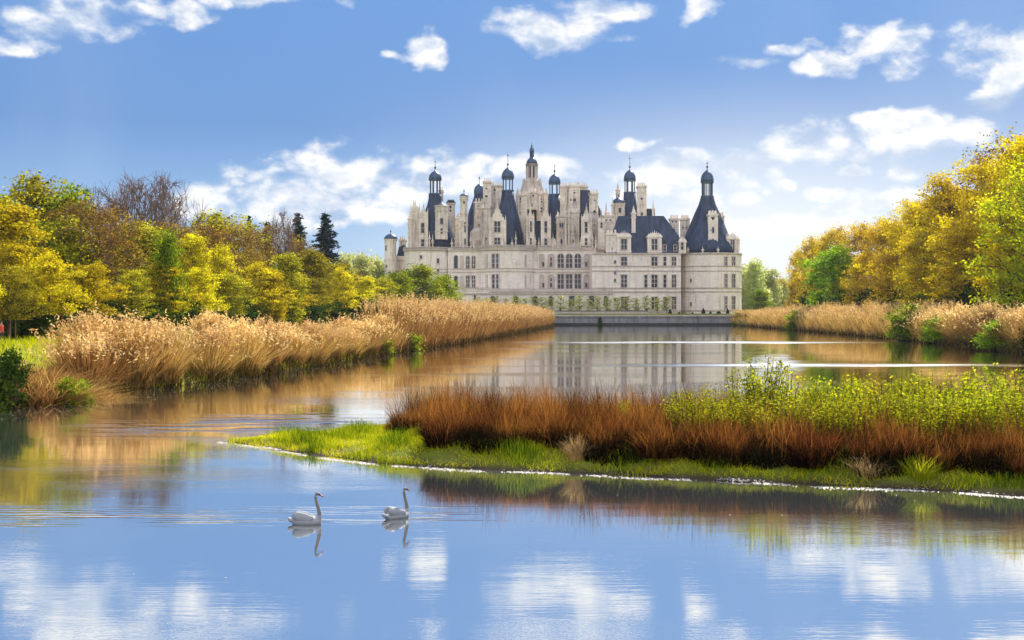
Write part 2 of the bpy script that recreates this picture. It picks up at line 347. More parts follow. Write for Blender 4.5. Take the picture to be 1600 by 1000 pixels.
principled(N, o, c, 0.95, 0.1, bump(N, n2, 0.6, 0.2))
g = link('ground', np_mesh('ground', V, np.stack([ii, ii + 1, ii + nx + 1, ii + nx], 1), [m])); tag(g, kind='structure')
g.data.polygons.foreach_set('use_smooth', [True] * len(g.data.polygons))

def mat_water():
    m, N, o = material('canal_water'); co = coords(N)
    sp = N.new('ShaderNodeSeparateXYZ'); N.put(sp.inputs[0], co)
    patch = N.step(N.noise(N.scale_vec(co, 0.035, 0.10, 1), 1.0, 4, 0.55), 0.47, 0.66)          # wind-ruffled patches
    def band(y0, w, x0, x1, soft=13.0):                                                       # longer ruffled streaks further up the canal
        wv = N.m('MULTIPLY_ADD', N.noise(N.scale_vec(co, 0.06, 0.02, 1), 1.0, 3), w * 1.2, y0 - w * 0.6)
        b = N.step(N.m('ABSOLUTE', N.m('SUBTRACT', sp.outputs[1], wv)), w * 1.5, 0.0)
        b = N.m('MULTIPLY', b, N.m('MULTIPLY_ADD', N.step(N.noise(N.scale_vec(co, .12, .9, 1), 1.0, 4, .6), .36, .58), .8, .2))
        return N.m('MULTIPLY', b, N.m('MULTIPLY', N.step(sp.outputs[0], x0 - soft, x0 + soft), N.step(sp.outputs[0], x1 + soft, x1 - soft)))
    sx = N.m('MULTIPLY', N.m('MULTIPLY_ADD', sp.outputs[1], -0.205, sp.outputs[0]), 1 / 3.2); sy = N.m('MULTIPLY', N.m('ADD', sp.outputs[1], -112.0), 1 / 30.0)
    spot = N.m('MULTIPLY', N.step(N.m('ADD', N.m('MULTIPLY', sx, sx), N.m('MULTIPLY', sy, sy)), 1.0, 0.0), N.m('MULTIPLY', N.step(N.noise(N.scale_vec(co, .10, .30, 1), 1.0, 5, .6), .40, .62), 0.75))
    near = N.m('MULTIPLY', band(53, 5.0, -17, -6, 5), N.step(N.noise(N.scale_vec(co, .3, 1.2, 1), 1.0, 4), .42, .62))
    bands = N.m('MAXIMUM', N.m('MAXIMUM', band(109.5, 3.4, 12, 42), band(185, 6.5, 6, 48)), N.m('MULTIPLY', spot, 1.0))
    r1 = N.noise(N.scale_vec(co, 0.55, 1.7, 1), 1.6, 3, 0.5); r2 = N.noise(N.scale_vec(co, 0.8, 2.2, 1), 6.0, 3, 0.55); r3 = N.noise(N.scale_vec(co, 0.25, 1.0, 1), 0.55, 2, 0.5)
    calm = N.m('ADD', N.m('MULTIPLY', r3, 0.007), N.m('MULTIPLY', r1, 0.0016))
    amp = N.m('ADD', N.m('MULTIPLY_ADD', patch, 0.006, 0.0004), N.m('ADD', N.m('MULTIPLY', bands, 0.045), N.m('MULTIPLY', near, 0.03)))
    h = N.m('ADD', calm, N.m('MULTIPLY', N.m('ADD', r2, r1), amp))
    st_ = N.noise(N.scale_vec(co, .45, 5.5, 1), 1.5, 3, .55); h = N.m('ADD', N.m('ADD', calm, N.m('MULTIPLY', st_, 0.0015)), N.m('MULTIPLY', N.m('ADD', r2, r1), amp))
    wk = N.m('MULTIPLY', N.m('MULTIPLY', N.step(sp.outputs[1], 28.0, 28.5), N.step(sp.outputs[1], 32.5, 29.5)), N.step(sp.outputs[0], 1.5, -3.0))
    wav = N.m('SINE', N.m('ADD', N.m('MULTIPLY', sp.outputs[1], 21.0), N.m('ADD', N.m('MULTIPLY', N.noise(N.scale_vec(co, .35, .7, 1), 1.0, 3), 16.0), N.m('MULTIPLY', sp.outputs[0], 0.8))))
    h = N.m('ADD', h, N.m('MULTIPLY', N.m('MULTIPLY', N.m('MULTIPLY', wk, N.step(N.noise(N.scale_vec(co, .25, 1.6, 1), 1.0, 3), .40, .62)), wav), 0.0042))
    nb = bump(N, h, 0.55, 1.0)
    fr = N.new('ShaderNodeFresnel'); fr.inputs['IOR'].default_value = 1.75
    fac = N.m('MULTIPLY_ADD', fr.outputs[0], 0.28, 0.78, clamp=True)
    murk = N.noise(N.scale_vec(co, 0.05, 0.09, 1), 1.0, 5, 0.6)
    d = N.new('ShaderNodeBsdfDiffuse'); N.put(d.inputs[0], N.ramp(murk, [(0.3, (0.12, 0.145, 0.15)), (0.7, (0.19, 0.195, 0.185))]))
    gl = N.new('ShaderNodeBsdfGlossy'); N.put(gl.inputs['Roughness'], N.m('MULTIPLY_ADD', bands, 0.27, N.m('MULTIPLY_ADD', patch, 0.03, 0.022))); N.put(gl.inputs['Normal'], nb); gl.inputs[0].default_value = (1.0, 0.99, 0.96, 1)
    mx = N.new('ShaderNodeMixShader'); N.put(mx.inputs[0], fac); N.l.new(d.outputs[0], mx.inputs[1]); N.l.new(gl.outputs[0], mx.inputs[2]); N.l.new(mx.outputs[0], o.inputs[0])
    return m
b = MB(); b.add([(-75, -60, 0), (85, -60, 0), (85, 384.5, 0), (-75, 384.5, 0)], [(0, 1, 2, 3)]); w = b.build('water', mat_water()); tag(w, kind='structure')

# far hills
hv, hf = [], []
xs = np.linspace(-3000, 3000, 121)
for j, (yy, k) in enumerate(((1500, 0), (1700, 1), (2300, .6))):
    for x in xs: hv.append((x, yy, 2 + k * (20 + 14 * sin(x / 310) + 9 * sin(x / 127 + 1) + 16 * math.exp(-((x - 390) / 190) ** 2))))
for j in range(2):
    for i in range(120): hf.append((j * 121 + i, j * 121 + i + 1, (j + 1) * 121 + i + 1, (j + 1) * 121 + i))
b = MB(); b.add(hv, hf); hh = b.build('hills', mat_noise('wooded_hill', (0.05, 0.08, 0.06), (0.12, 0.15, 0.09), 0.02, 0.9, 0.1, 0.4), smooth=True); tag(hh, kind='structure')

# ------------------------------------------------------------------ castle
CB = (X(880, 410), 410.0, 3.45)
castle = empty('castle', CB, 'pale stone renaissance castle with blue slate cone roofs at the head of the canal', 'castle')
def part(name, mb, mat, parent=None, smooth=False): return mb.build(name, MT[mat] if isinstance(mat, str) else mat, parent or castle, CB, smooth)
ZG = 3.4
class Flat:
    def __init__(s, Y): s.Y = Y
    def at(s, px): return X(px, s.Y), s.Y, 0.0, s.Y / F
class Round:
    def __init__(s, cpx, Yc, rpx):
        s.cx, s.Yc, s.r = X(cpx, Yc), Yc, rpx * Yc / F
    def at(s, px):
        Y = s.Yc - s.r * 0.8
        for _ in range(6):
            sx = (X(px, Y) - s.cx) / s.r; sx = max(-0.985, min(0.985, sx)); a = math.asin(sx); Y = s.Yc - s.r * cos(a)
        return s.cx + s.r * sin(a), Y, a, Y / F
def window(surf, px, py0, py1, wpx, lights=2, rows=2, arch=False, parent=None, frame='trim'):
    x, Y, a, k = surf.at(px); z0, z1 = Z(py1, Y), Z(py0, Y); w = wpx * k
    if w < 0.5: w = 0.5
    def tr(u, v, z):   # u across, v out of the wall
        return (x + u * cos(a) + v * sin(a), Y + u * sin(a) - v * cos(a), z)
    def bx(mb, u0, u1, v0, v1, za, zb):
        mb.add([tr(u, v, z) for z in (za, zb) for u, v in ((u0, v1), (u1, v1), (u1, v0), (u0, v0))], [(0, 3, 2, 1), (4, 5, 6, 7), (0, 1, 5, 4), (1, 2, 6, 5), (2, 3, 7, 6), (3, 0, 4, 7)])
    fr, pn = MB(), MB(); t = min(0.22, w * .2)
    bx(fr, -w/2 - t, -w/2, -0.05, 0.22, z0, z1); bx(fr, w/2, w/2 + t, -0.05, 0.22, z0, z1); bx(fr, -w/2 - t * 1.5, w/2 + t * 1.5, -0.05, 0.30, z0 - t, z0)
    if arch:
        n = 8
        out = [(cos(pi * i / n), sin(pi * i / n)) for i in range(n + 1)]; zc = z1 - w / 2
        fr = MB(); bx(fr, -w/2 - t, -w/2, -0.05, 0.22, z0, zc); bx(fr, w/2, w/2 + t, -0.05, 0.22, z0, zc)
        for i in range(n):
            (c0, s0), (c1, s1) = out[i], out[i + 1]; ri, ro = w / 2, w / 2 + t
            q = [(ri * c0, ri * s0), (ro * c0, ro * s0), (ro * c1, ro * s1), (ri * c1, ri * s1)]
            fr.add([tr(u, v, zc + s) for v in (0.22, -0.05) for u, s in q], [(0, 1, 2, 3), (7, 6, 5, 4), (0, 4, 5, 1), (1, 5, 6, 2), (2, 6, 7, 3), (3, 7, 4, 0)])
        pn.add([tr(-w/2, 0.06, z0), tr(w/2, 0.06, z0)] + [tr(w / 2 * c, 0.06, zc + w / 2 * s) for c, s in out], [tuple(range(n + 3))])
    else:
        bx(fr, -w/2 - t * 1.5, w/2 + t * 1.5, -0.05, 0.28, z1, z1 + t)
        bx(pn, -w/2, w/2, -0.02, 0.06, z0, z1)
    mw = max(0.10, w * 0.055)
    for i in range(1, lights): u = -w/2 + w * i / lights; bx(fr, u - mw, u + mw, 0.05, 0.16, z0 + .02, z1 - .02)
    for j in range(1, rows):
        zz_ = z0 + (z1 - z0) * j / rows
        bx(fr, -w/2 + .01, w/2 - .01, 0.05, 0.14, zz_ - .08, zz_ + .08)
    f = part('window', fr, frame, parent); part('pane', pn, 'glass', f)
    return f
def ring(mb, cx, cy, r, z0, z1, out, n=40):
    mb.lathe(cx, cy, [(r - .1, z0), (r + out * .5, z0), (r + out, z0 + (z1 - z0) * .45), (r + out, z1), (r - .1, z1)], n, False, False)

def round_wall(cpx, Yc, rpx, py_top, py_bot=None, bands=(), pil=14, mat='stone'):
    s = Round(cpx, Yc, rpx); Yf = Yc - s.r; z1 = Z(py_top, Yf); z0 = ZG - .3 if py_bot is None else Z(py_bot, Yf)
    mb = MB(); mb.lathe(s.cx, Yc, [(s.r, z0), (s.r, z1)], 48); o = part('round_tower', mb, mat, None, False)
    for (pa, pb, out) in bands:
        cb = MB(); ring(cb, s.cx, Yc, s.r, Z(pb, Yf), Z(pa, Yf), out); part('string_course', cb, 'trim', o)
    if pil:
        pm = MB()
        for k in range(pil):
            a = -pi / 2 + pi * (k + .5) / pil
            pm.obox(s.cx + (s.r + .02) * sin(a), Yc - (s.r + .02) * cos(a), a, 0.5, 0.16, z0, z1 - .02)
        part('pilaster', pm, mat, o)
    return s, o
def balustrade_round(s, py0, py1, parent, out=0.35):
    Yf = s.Yc - s.r; z0, z1 = Z(py1, Yf), Z(py0, Yf); mb = MB(); rr = s.r + out
    mb.lathe(s.cx, s.Yc, [(s.r - .4, z0), (rr + .15, z0), (rr + .15, z0 + .25), (rr - .2, z0 + .25)], 48, False, False)
    mb.lathe(s.cx, s.Yc, [(rr - .25, z1 - .22), (rr + .12, z1 - .22), (rr + .12, z1), (rr - .25, z1)], 48, False, False)
    n = int(2 * pi * rr / 0.62)
    for k in range(n):
        a = 2 * pi * k / n; mb.obox(s.cx + (rr - .05) * sin(a), s.Yc - (rr - .05) * cos(a), a, .26 if k % 6 else .5, .2, z0 + .24, z1 - .2)
    part('balustrade', mb, 'trim', parent)
def balustrade_flat(px0, px1, Y, py0, py1, parent=None, out=0.35):
    x0, x1 = X(px0, Y), X(px1, Y); z0, z1 = Z(py1, Y), Z(py0, Y); mb = MB()
    mb.box(x0, x1, Y - out - .15, Y - .01, z0, z0 + .25); mb.box(x0, x1, Y - out - .1, Y - out + .25, z1 - .22, z1)
    n = max(2, int((x1 - x0) / .62))
    for k in range(n + 1):
        x = x0 + .15 + (x1 - x0 - .3) * k / n; h = .13 if k % 6 else .26; mb.box(x - h, x + h, Y - out - .05, Y - out + .15, z0 + .24, z1 - .2)
    part('balustrade', mb, 'trim', parent)
def flat_wall(px0, px1, Y, py0, py1=None, depth=10, bands=(), mat='stone'):
    mb = MB(); z1 = Z(py0, Y); z0 = ZG - .3 if py1 is None else Z(py1, Y)
    mb.box(X(px0, Y), X(px1, Y), Y, Y + depth, z0, z1); o = part('wall', mb, mat)
    for (pa, pb, out) in bands:
        cb = MB(); cb.box(X(px0, Y) + .03, X(px1, Y) - .03, Y - out, Y + .05, Z(pb, Y), Z(pa, Y)); part('string_course', cb, 'trim', o)
    return o
def lantern_on(roof, cx, Y, rp, py_base, py_dome, py_dtop, py_fin, n=8, col='lead'):
    k = Y / F; r = rp * k; zb, zd, zt, zf = Z(py_base, Y), Z(py_dome, Y), Z(py_dtop, Y), Z(py_fin, Y)
    mb = MB(); mb.lathe(cx, Y, [(r * .9, zb - .4), (r * 1.12, zb - .2), (r * 1.12, zb + .15), (r * .9, zb + .2)], 20)
    for j in range(n):
        a = 2 * pi * (j + .5) / n; mb.obox(cx + r * .86 * sin(a), Y - r * .86 * cos(a), a, r * (.17 if n < 10 else .13), r * .17, zb + .1, zd)
    mb.lathe(cx, Y, [(r * .6, zd - .25), (r * 1.08, zd - .25), (r * 1.14, zd + .25), (r * .9, zd + .3)], 20)
    part('lantern', mb, col, roof)
    dm = MB(); h = zt - zd
    dm.lathe(cx, Y, [(r * 1.06, zd + .2), (r * 1.10, zd + h * .22), (r * 1.02, zd + h * .45), (r * .82, zd + h * .68), (r * .48, zd + h * .88), (r * .14, zd + h), (r * .09, zd + h * 1.1)], 20)
    part('dome', dm, col, roof, True)
    fm = MB(); fm.lathe(cx, Y, [(.16, zt), (.10, zt + .6), (.34, zt + .9), (.34, zt + 1.15), (.08, zt + 1.5), (.05, zf - .5), (.02, zf)], 8)
    fm.box(cx - .32, cx + .32, Y - .04, Y + .04, zf - 1.15, zf - .95)
    part('finial', fm, 'iron', roof)
def cone(cpx, Y, prof, lant, n=16, square=None):
    """prof: (half width px, py) from the eaves up"""
    k = Y / F; cx = X(cpx, Y); mb = MB()
    mb.lathe(cx, Y, [(h * k, Z(py, Y)) for h, py in prof], n, True, True)
    o = part('conical_roof', mb, 'slate', None, n > 20)
    if lant: lantern_on(o, cx, Y, *lant)
    return o
def inlay(mb, px, py, rp, Y, kind):
    x, z, r = X(px, Y), Z(py, Y), 1.22 * rp * Y / F; y = Y - .03
    if kind == 'diamond': pts = [(x - r, z), (x, z - r * 1.4), (x + r, z), (x, z + r * 1.4)]
    elif kind == 'down': pts = [(x - r, z + r), (x, z - r), (x + r, z + r)]
    elif kind == 'up': pts = [(x - r, z - r), (x + r, z - r), (x, z + r)]
    elif kind == 'slot': pts = [(x - r * .6, z - r * 2), (x + r * .6, z - r * 2), (x + r * .6, z + r * 2), (x - r * .6, z + r * 2)]
    else: pts = [(x + r * cos(2 * pi * i / 12), z + r * sin(2 * pi * i / 12)) for i in range(12)]
    mb.prism(pts, y, y + .06)
def chimney(px0, px1, py0, py1, Y, depth=2.2, prongs=4, inl=(), crown=True, name='chimney', mat='stone_ornate', bands=()):
    x0, x1 = X(px0, Y), X(px1, Y); zb, zt = Z(py1, Y), Z(py0, Y); mb = MB(); w = x1 - x0
    mb.box(x0, x1, Y, Y + depth, zb, zt - (.9 if crown else 0))
    if crown:
        mb.frustum((x0, x1, Y, Y + depth), (x0 - .3, x1 + .3, Y - .3, Y + depth + .3), zt - .9, zt - .5); mb.box(x0 - .3, x1 + .3, Y - .3, Y + depth + .3, zt - .5, zt)
        mb.box(x0 - .14, x1 + .14, Y - .14, Y + depth + .14, zt - 2.3, zt - 2.0); mb.box(x0 - .16, x1 + .16, Y - .16, Y + depth + .16, zb + (zt - zb) * .38, zb + (zt - zb) * .38 + .3)
    for py in bands: z = Z(py, Y); mb.box(x0 - .13, x1 + .13, Y - .13, Y + depth + .13, z, z + .28)
    if crown and not prongs and w > 1.0: prongs = 3
    for j in range(prongs):
        cx = x0 + w * (j + .5) / prongs; q = min(w / prongs * .62, .75)
        mb.obox(cx, Y + depth * .25, 0, q, q, zt - .02, zt + 1.1, q * .7, q * .7); mb.obox(cx, Y + depth * .75, 0, q, q, zt - .02, zt + 1.0, q * .7, q * .7)
    # corner shafts
    for sx in (x0 + .02, x1 - .02): mb.box(sx - .17, sx + .17, Y - .12, Y + .2, zb, zt - .95 if crown else zt - .1)
    if px1 - px0 > 9 and zt - zb > 5:
        for f in (.16, .62, .80): mb.box(x0 - .1, x1 + .1, Y - .1, Y + depth + .1, zb + (zt - zb) * f, zb + (zt - zb) * f + .22)
        for f in (.33, .67): mb.box(x0 + w * f - .1, x0 + w * f + .1, Y - .09, Y + .1, zb, zb + (zt - zb) * .62)
        pxm = (px0 + px1) / 2; ph = py1 - py0; inl = list(inl) + [(pxm - (px1 - px0) * .17, py1 - ph * .48, 1.0, 'slot'), (pxm + (px1 - px0) * .17, py1 - ph * .48, 1.0, 'slot'), (pxm, py1 - ph * .22, 1.1, 'slot')]
    o = part(name, mb, mat)
    if inl:
        for (px, py, r, kd) in inl: im = MB(); inlay(im, px, py, r, Y, kd); part('slate_inlay', im, 'slate', o)
    return o
def turret(cpx, rpx, py0, py1, Y, cap='cone', cap_py=None, bands=(), mat='stone_ornate', name='turret', n=16, win=()):
    k = Y / F; cx, r = X(cpx, Y), rpx * k; zb, zt = Z(py1, Y), Z(py0, Y); mb = MB(); mb.lathe(cx, Y, [(r, zb), (r, zt)], n)
    for py in bands: ring(mb, cx, Y, r, Z(py, Y) - .15, Z(py, Y) + .2, .2, n)
    ring(mb, cx, Y, r, zt - .35, zt + .05, .28, n)
    o = part(name, mb, mat); zc = Z(cap_py, Y) if cap_py else zt + 1
    cm = MB()
    if cap == 'dome': h = zc - zt; cm.lathe(cx, Y, [(r * 1.12, zt + .05), (r * 1.02, zt + h * .4), (r * .75, zt + h * .7), (r * .35, zt + h * .92), (.12, zt + h), (.1, zt + h + .5), (.25, zt + h + .7), (.02, zt + h + 1.4)], n); part('cap', cm, 'lead', o, True)
    elif cap == 'cone': cm.lathe(cx, Y, [(r * 1.15, zt + .05), (r * .5, zt + (zc - zt) * .5), (.05, zc)], n); part('cap', cm, 'slate', o)
    elif cap == 'spire': cm.lathe(cx, Y, [(r * 1.05, zt + .05), (r * .7, zt + (zc - zt) * .25), (r * .75, zt + (zc - zt) * .33), (r * .3, zt + (zc - zt) * .55), (r * .36, zt + (zc - zt) * .62), (.04, zc)], 10); part('cap', cm, mat, o)
    s = Round(cpx, Y, rpx)
    for (px, a, b_, w_) in win: window(s, px, a, b_, w_, 1, 1, parent=o)
    return o
def dormer(px0, px1, py_eave, py_bot, py_peak, Y, depth=4, wins=(), steps=True, spire=True, flat=False, mat='stone_ornate'):
    x0, x1 = X(px0, Y), X(px1, Y); cx = (x0 + x1) / 2; zb, ze, zp = Z(py_bot, Y), Z(py_eave, Y), Z(py_peak, Y); w = x1 - x0
    mb = MB()
    if flat:
        mb.box(x0, x1, Y, Y + depth, zb, ze); mb.box(x0 - .25, x1 + .25, Y - .25, Y + depth, ze - .55, ze - .1)
        n = 7
        for i in range(n): u = x0 + (x1 - x0) * (i + .5) / n; mb.obox(u, Y + .15, 0, .34, .3, ze - .1, ze + .45 + (zp - ze) * (1 - abs(i - 3) / 3.4), .12, .12)
        pts = [(x0, ze - .1)] + [(cx - w / 2 * cos(pi * i / 8), ze - .1 + (zp - ze) * .8 * sin(pi * i / 8)) for i in range(1, 8)] + [(x1, ze - .1)]
        mb.prism(pts[::-1], Y + .05, Y + .6)
        mb.box(x0 - .2, x1 + .2, Y - .2, Y + .2, zb + .4, zb + .7)
        for i in range(8): u = x0 + w * (i + .5) / 8; mb.box(u - .15, u + .15, Y - .12, Y + .05, zb + .7, zb + 1.15)
    else:
        pts = [(x0, zb), (x1, zb), (x1, ze)]
        for i, f in enumerate((.82, .6, .36)):
            z = ze + (zp - ze) * (.26 * (i + 1)) ; pts += [(cx + w / 2 * f + .01, ze + (zp - ze) * .26 * i + .3), (cx + w / 2 * f, z)]
        pts += [(cx + w * .1, zp - .2), (cx - w * .1, zp - .2)]
        for i, f in reversed(list(enumerate((.82, .6, .36)))):
            z = ze + (zp - ze) * (.26 * (i + 1)); pts += [(cx - w / 2 * f, z), (cx - w / 2 * f - .01, ze + (zp - ze) * .26 * i + .3)]
        pts += [(x0, ze)]
        mb.prism(pts, Y, Y + .9); mb.box(x0 + .05, x1 - .05, Y + .85, Y + depth, zb, ze)
        for sx in (x0, x1): mb.obox(sx, Y + .1, 0, .38, .38, zb, ze + .4); mb.obox(sx, Y + .1, 0, .32, .32, ze + .38, ze + 1.9, .05, .05)
        if spire: mb.obox(cx, Y + .3, 0, .5, .5, zp - .25, zp + .6); mb.obox(cx, Y + .3, 0, .4, .4, zp + .58, zp + 2.0, .04, .04)
        mb.box(x0 - .15, x1 + .15, Y - .15, Y + .1, ze - .2, ze + .1)
    o = part('dormer', mb, mat)
    if not flat:
        rm = MB(); rm.prism([(x0 + .1, ze), (x1 - .1, ze), (cx, zp - .8)], Y + .92, Y + depth + 1.5); part('dormer_roof', rm, 'slate', o)
    for (px, a, b_, w_, l) in wins: window(Flat(Y), px, a, b_, w_, l, 2, parent=o)
    return o

def build_castle():
    # --- left end: small domed turret and chapel wing
    flat_wall(618, 640, 426, 400, None, 14, ((406, 408, .2), (422, 424, .2)))
    mb = MB(); Y = 427; mb.prism([(X(619, Y), Z(406, Y)), (X(633, Y), Z(406, Y)), (X(631, Y), Z(382, Y)), (X(623, Y), Z(386, Y))], Y, Y + 11); part('wing_roof', mb, 'slate')
    chimney(624, 634, 374, 402, 429, 2, 0, (), True)
    turret(610.5, 9.6, 374, 476, 424, 'dome', 365, (406, 422), 'stone', win=((603.5, 384, 391, 2), (604, 414, 418, 2)))
    # --- donjon towers
    BD = ((384.5, 386, .35), (390, 392, .45), (419.5, 421, .22), (424.5, 426, .22), (452, 454, .22))
    sL, oL = round_wall(670, 417, 38, 388, None, BD[1:], 9); balustrade_round(sL, 385.5, 390.5, oL)
    for px, a, b_ in ((658, 399, 404), (658, 412.5, 419), (684, 404, 411), (684, 420, 427)): window(sL, px, a, b_, 3.4, 1, 1)
    window(sL, 701.5, 402, 420.5, 4.2, 1, 3)
    sC, oC = round_wall(791, 415.5, 47.5, 385, None, ((389, 391.5, .5), (418.7, 420.2, .22), (423.5, 425, .22), (451, 453, .22)), 9); balustrade_round(sC, 382.5, 387, oC)
    for a, b_ in ((397, 418.5), (429, 450.5)):
        window(sC, 760.5, a + .8, b_ - 1, 3, 1, 3); window(sC, 774, a, b_, 10.4, 2, 3); window(sC, 821, a + 2, b_ - 2, 1.6, 1, 2)
    # --- bays between the towers
    D = 411.5; f = Flat(D)
    oB = flat_wall(700, 752, D, 388, None, 40, ((390.5, 392.5, .4), (419.5, 421, .22), (424.5, 426, .22), (449, 451, .3))); balustrade_flat(706, 746, D, 385, 390, oB)
    for a, b_, arch in ((399, 420.2, True), (431, 449.2, True)):
        window(f, 712.3, a, b_, 5.6, 1, 1, arch)
    for px in (731, 740): window(f, px, 400, 420, 5, 2, 3, True); window(f, px, 431, 448.5, 5, 2, 3)
    nm = MB()
    for a, b_ in ((399, 420), (430.5, 449)):
        zc = Z(a, D) - .6; x = X(721.5, D); nm.prism([(x - .62, Z(b_, D)), (x + .62, Z(b_, D)), (x + .62, zc)] + [(x + .62 * cos(pi * i / 8), zc + .62 * sin(pi * i / 8)) for i in range(1, 8)] + [(x - .62, zc)], D - .06, D + .1)
    part('blind_niche', nm, 'trim', oB)
    oE = flat_wall(828, 931, D, 386, None, 40, ((388.5, 391, .45), (419.5, 421, .25), (424.5, 426, .25), (451, 453, .25))); balustrade_flat(832, 931, D, 383.5, 388.5, oE)
    for a, b_, ar in ((396.5, 418.5, True), (428.5, 451.2, False)):
        for px in (876, 889.3, 902.7): window(f, px, a, b_, 9.4, 2, 3, ar)
        for px, w_ in ((846.5, 8.5), (861, 11.5), (917.5, 11.5)):
            am = MB(); x = X(px, D); r = w_ / 2 * D / F; zb = Z(b_, D); zc = Z(a, D) - r
            n = 10
            for i in range(n):
                t0, t1 = pi * i / n, pi * (i + 1) / n; q = [(x + r * cos(t0), zc + r * sin(t0)), (x + (r + .3) * cos(t0), zc + (r + .3) * sin(t0)), (x + (r + .3) * cos(t1), zc + (r + .3) * sin(t1)), (x + r * cos(t1), zc + r * sin(t1))]
                am.prism(q, D - .3, D + .05)
            am.box(x - r - .3, x - r, D - .3, D + .05, zb, zc); am.box(x + r, x + r + .3, D - .3, D + .05, zb, zc)
            ob = part('arcade_arch', am, 'stone', oE)
            bm_ = MB(); bm_.prism([(x - r, zb), (x + r, zb), (x + r, zc)] + [(x + r * cos(pi * i / 10), zc + r * sin(pi * i / 10)) for i in range(1, 10)] + [(x - r, zc)], D - .04, D + .1); part('arcade_back', bm_, 'trim', oE)
            window(Flat(D - .05), px + (2.5 if px < 850 else 0) + (-1.5 if px > 900 else 0), b_ - 9, b_ - 2.2, 3.2, 1, 1); 
            if px > 850 and px < 900: window(Flat(D - .05), px, a + 6, a + 11, 2, 1, 1)
    # --- low terrace wing along the front with arched openings
    T = 399.5
    oT = flat_wall(700, 958, T, 456.5, None, 12, ((457.5, 460, .35),)); balustrade_flat(706, 765, T + .8, 449.5, 456, oT, .2)
    mb = MB(); mb.box(X(764, T), X(958, T), T - .35, T + 12, Z(456.4, T), Z(454.2, T)); mb.box(X(766, T), X(957, T), T + .4, T + 2, Z(454.2, T), Z(452, T)); part('terrace_coping', mb, 'trim', oT)
    for px, w_ in ((770, 7.5), (805.5, 7.5), (836.5, 7.5), (860.5, 6), (893.5, 8), (924.5, 7.5), (946.5, 6)):
        window(Flat(T), px, 462.5, 478, w_, 1, 1, px in (770, 805.5, 836.5, 860.5, 946.5))
    window(Flat(T), 742, 461, 468, 2.6, 1, 1)
    # --- royal wing to the right
    W = 400.0; bw = ((395.5, 397.5, .35), (415, 416.6, .22), (422.5, 424, .22), (449, 450.8, .25), (455, 456.6, .25), (484.5, 488, .15))
    oW = flat_wall(925, 1064, W, 396, None, 14, bw); fw = Flat(W)
    for px, w_, l, r0 in ((975, 8.6, 2, 0), (1022.5, 8.6, 2, 0), (1038.8, 4, 1, 0), (1053, 6, 2, 0)):
        window(fw, px, 401.5, 416, w_, l, 2); window(fw, px, 429.5, 449, w_, l, 3); window(fw, px, 464, 482.5, w_, l, 3)
    window(fw, 1009, 429.5, 449, 4, 1, 3)
    for py in (407, 424, 435.5, 465, 485): window(fw, 961, py, py + 4.5, 2.2, 1, 1)
    # --- right corner tower
    sR, oR = round_wall(1109, 409, 48.5, 396, None, ((394.5, 397.5, .4), (415, 416.6, .22), (422.5, 424, .22), (449, 450.8, .25), (455, 456.6, .25), (484, 487, .2)), 8)
    for a, b_, r_ in ((401.5, 415, 2), (428.5, 449, 3), (463.5, 482.5, 3)):
        window(sR, 1064, a, b_, 2.4, 1, r_); window(sR, 1134, a, b_, 4.6, 2, r_); window(sR, 1145.8, a, b_, 7, 2, r_)
    for py in (436, 472.5): window(sR, 1080, py, py + 4.5, 2, 1, 1)
    # --- roofs with lanterns
    cone(680, 420, [(31, 386), (31, 375), (24, 352), (17.5, 334), (12.5, 320), (10.4, 310), (10.2, 303)], (9.2, 303, 281, 267, 248, 8), 28)
    cone(749, 446, [(18, 386), (18, 345), (17.5, 333), (12, 318), (8.6, 308), (8, 303)], None, 28)
    k = X(749, 446); mb = MB(); r = 8 * 446 / F; z0, z1 = Z(303, 446), Z(287, 446); mb.lathe(k, 446, [(r * .95, z0 - .3), (r * 1.05, z0), (r * 1.08, z0 + (z1 - z0) * .35), (r * .85, z0 + (z1 - z0) * .7), (r * .3, z1 - .2), (.1, z1), (.06, Z(280, 446)), (.25, Z(279, 446)), (.03, Z(275, 446))], 20); part('dome', mb, 'lead', None, True)
    cone(793.5, 419, [(27, 386), (24, 372), (19, 345), (13.5, 324), (10.5, 310), (9.4, 298)], (8.9, 298, 279, 262, 238, 8), 28)
    cone(866.5, 447, [(24, 388), (22, 372), (17, 345), (12.5, 324), (9.5, 305)], (8.5, 304, 287, 272, 255, 6), 28)
    cone(984, 446, [(22, 375), (18, 345), (14, 330), (10.5, 318), (9.2, 300)], (8.6, 301, 282, 265.5, 243, 6), 28)
    cone(1105, 409.5, [(47.2, 396), (42, 384), (33.5, 368), (27.5, 352), (20, 334), (13.5, 320), (10.5, 310), (9.8, 306)], (9.3, 307, 285, 266, 250, 10), 36)
    # pavilion roof and ridge pieces of the donjon
    mb = MB(); Y = 424; mb.prism([(X(895, Y), Z(386, Y)), (X(936, Y), Z(386, Y)), (X(945, Y), Z(345, Y)), (X(928, Y), Z(304, Y)), (X(921, Y), Z(297, Y)), (X(907, Y), Z(297, Y)), (X(903, Y), Z(340, Y))], Y, Y + 22); part('pavilion_roof', mb, 'slate')
    mb = MB(); Y = 426; mb.prism([(X(817, Y), Z(387, Y)), (X(850, Y), Z(387, Y)), (X(847, Y), Z(322, Y)), (X(820, Y), Z(326, Y))], Y, Y + 16); part('pavilion_roof', mb, 'slate')
    mb = MB(); Y = 440; mb.prism([(X(640, Y), Z(390, Y)), (X(935, Y), Z(390, Y)), (X(925, Y), Z(352, Y)), (X(655, Y), Z(352, Y))], Y, Y + 14); part('pavilion_roof', mb, 'slate')
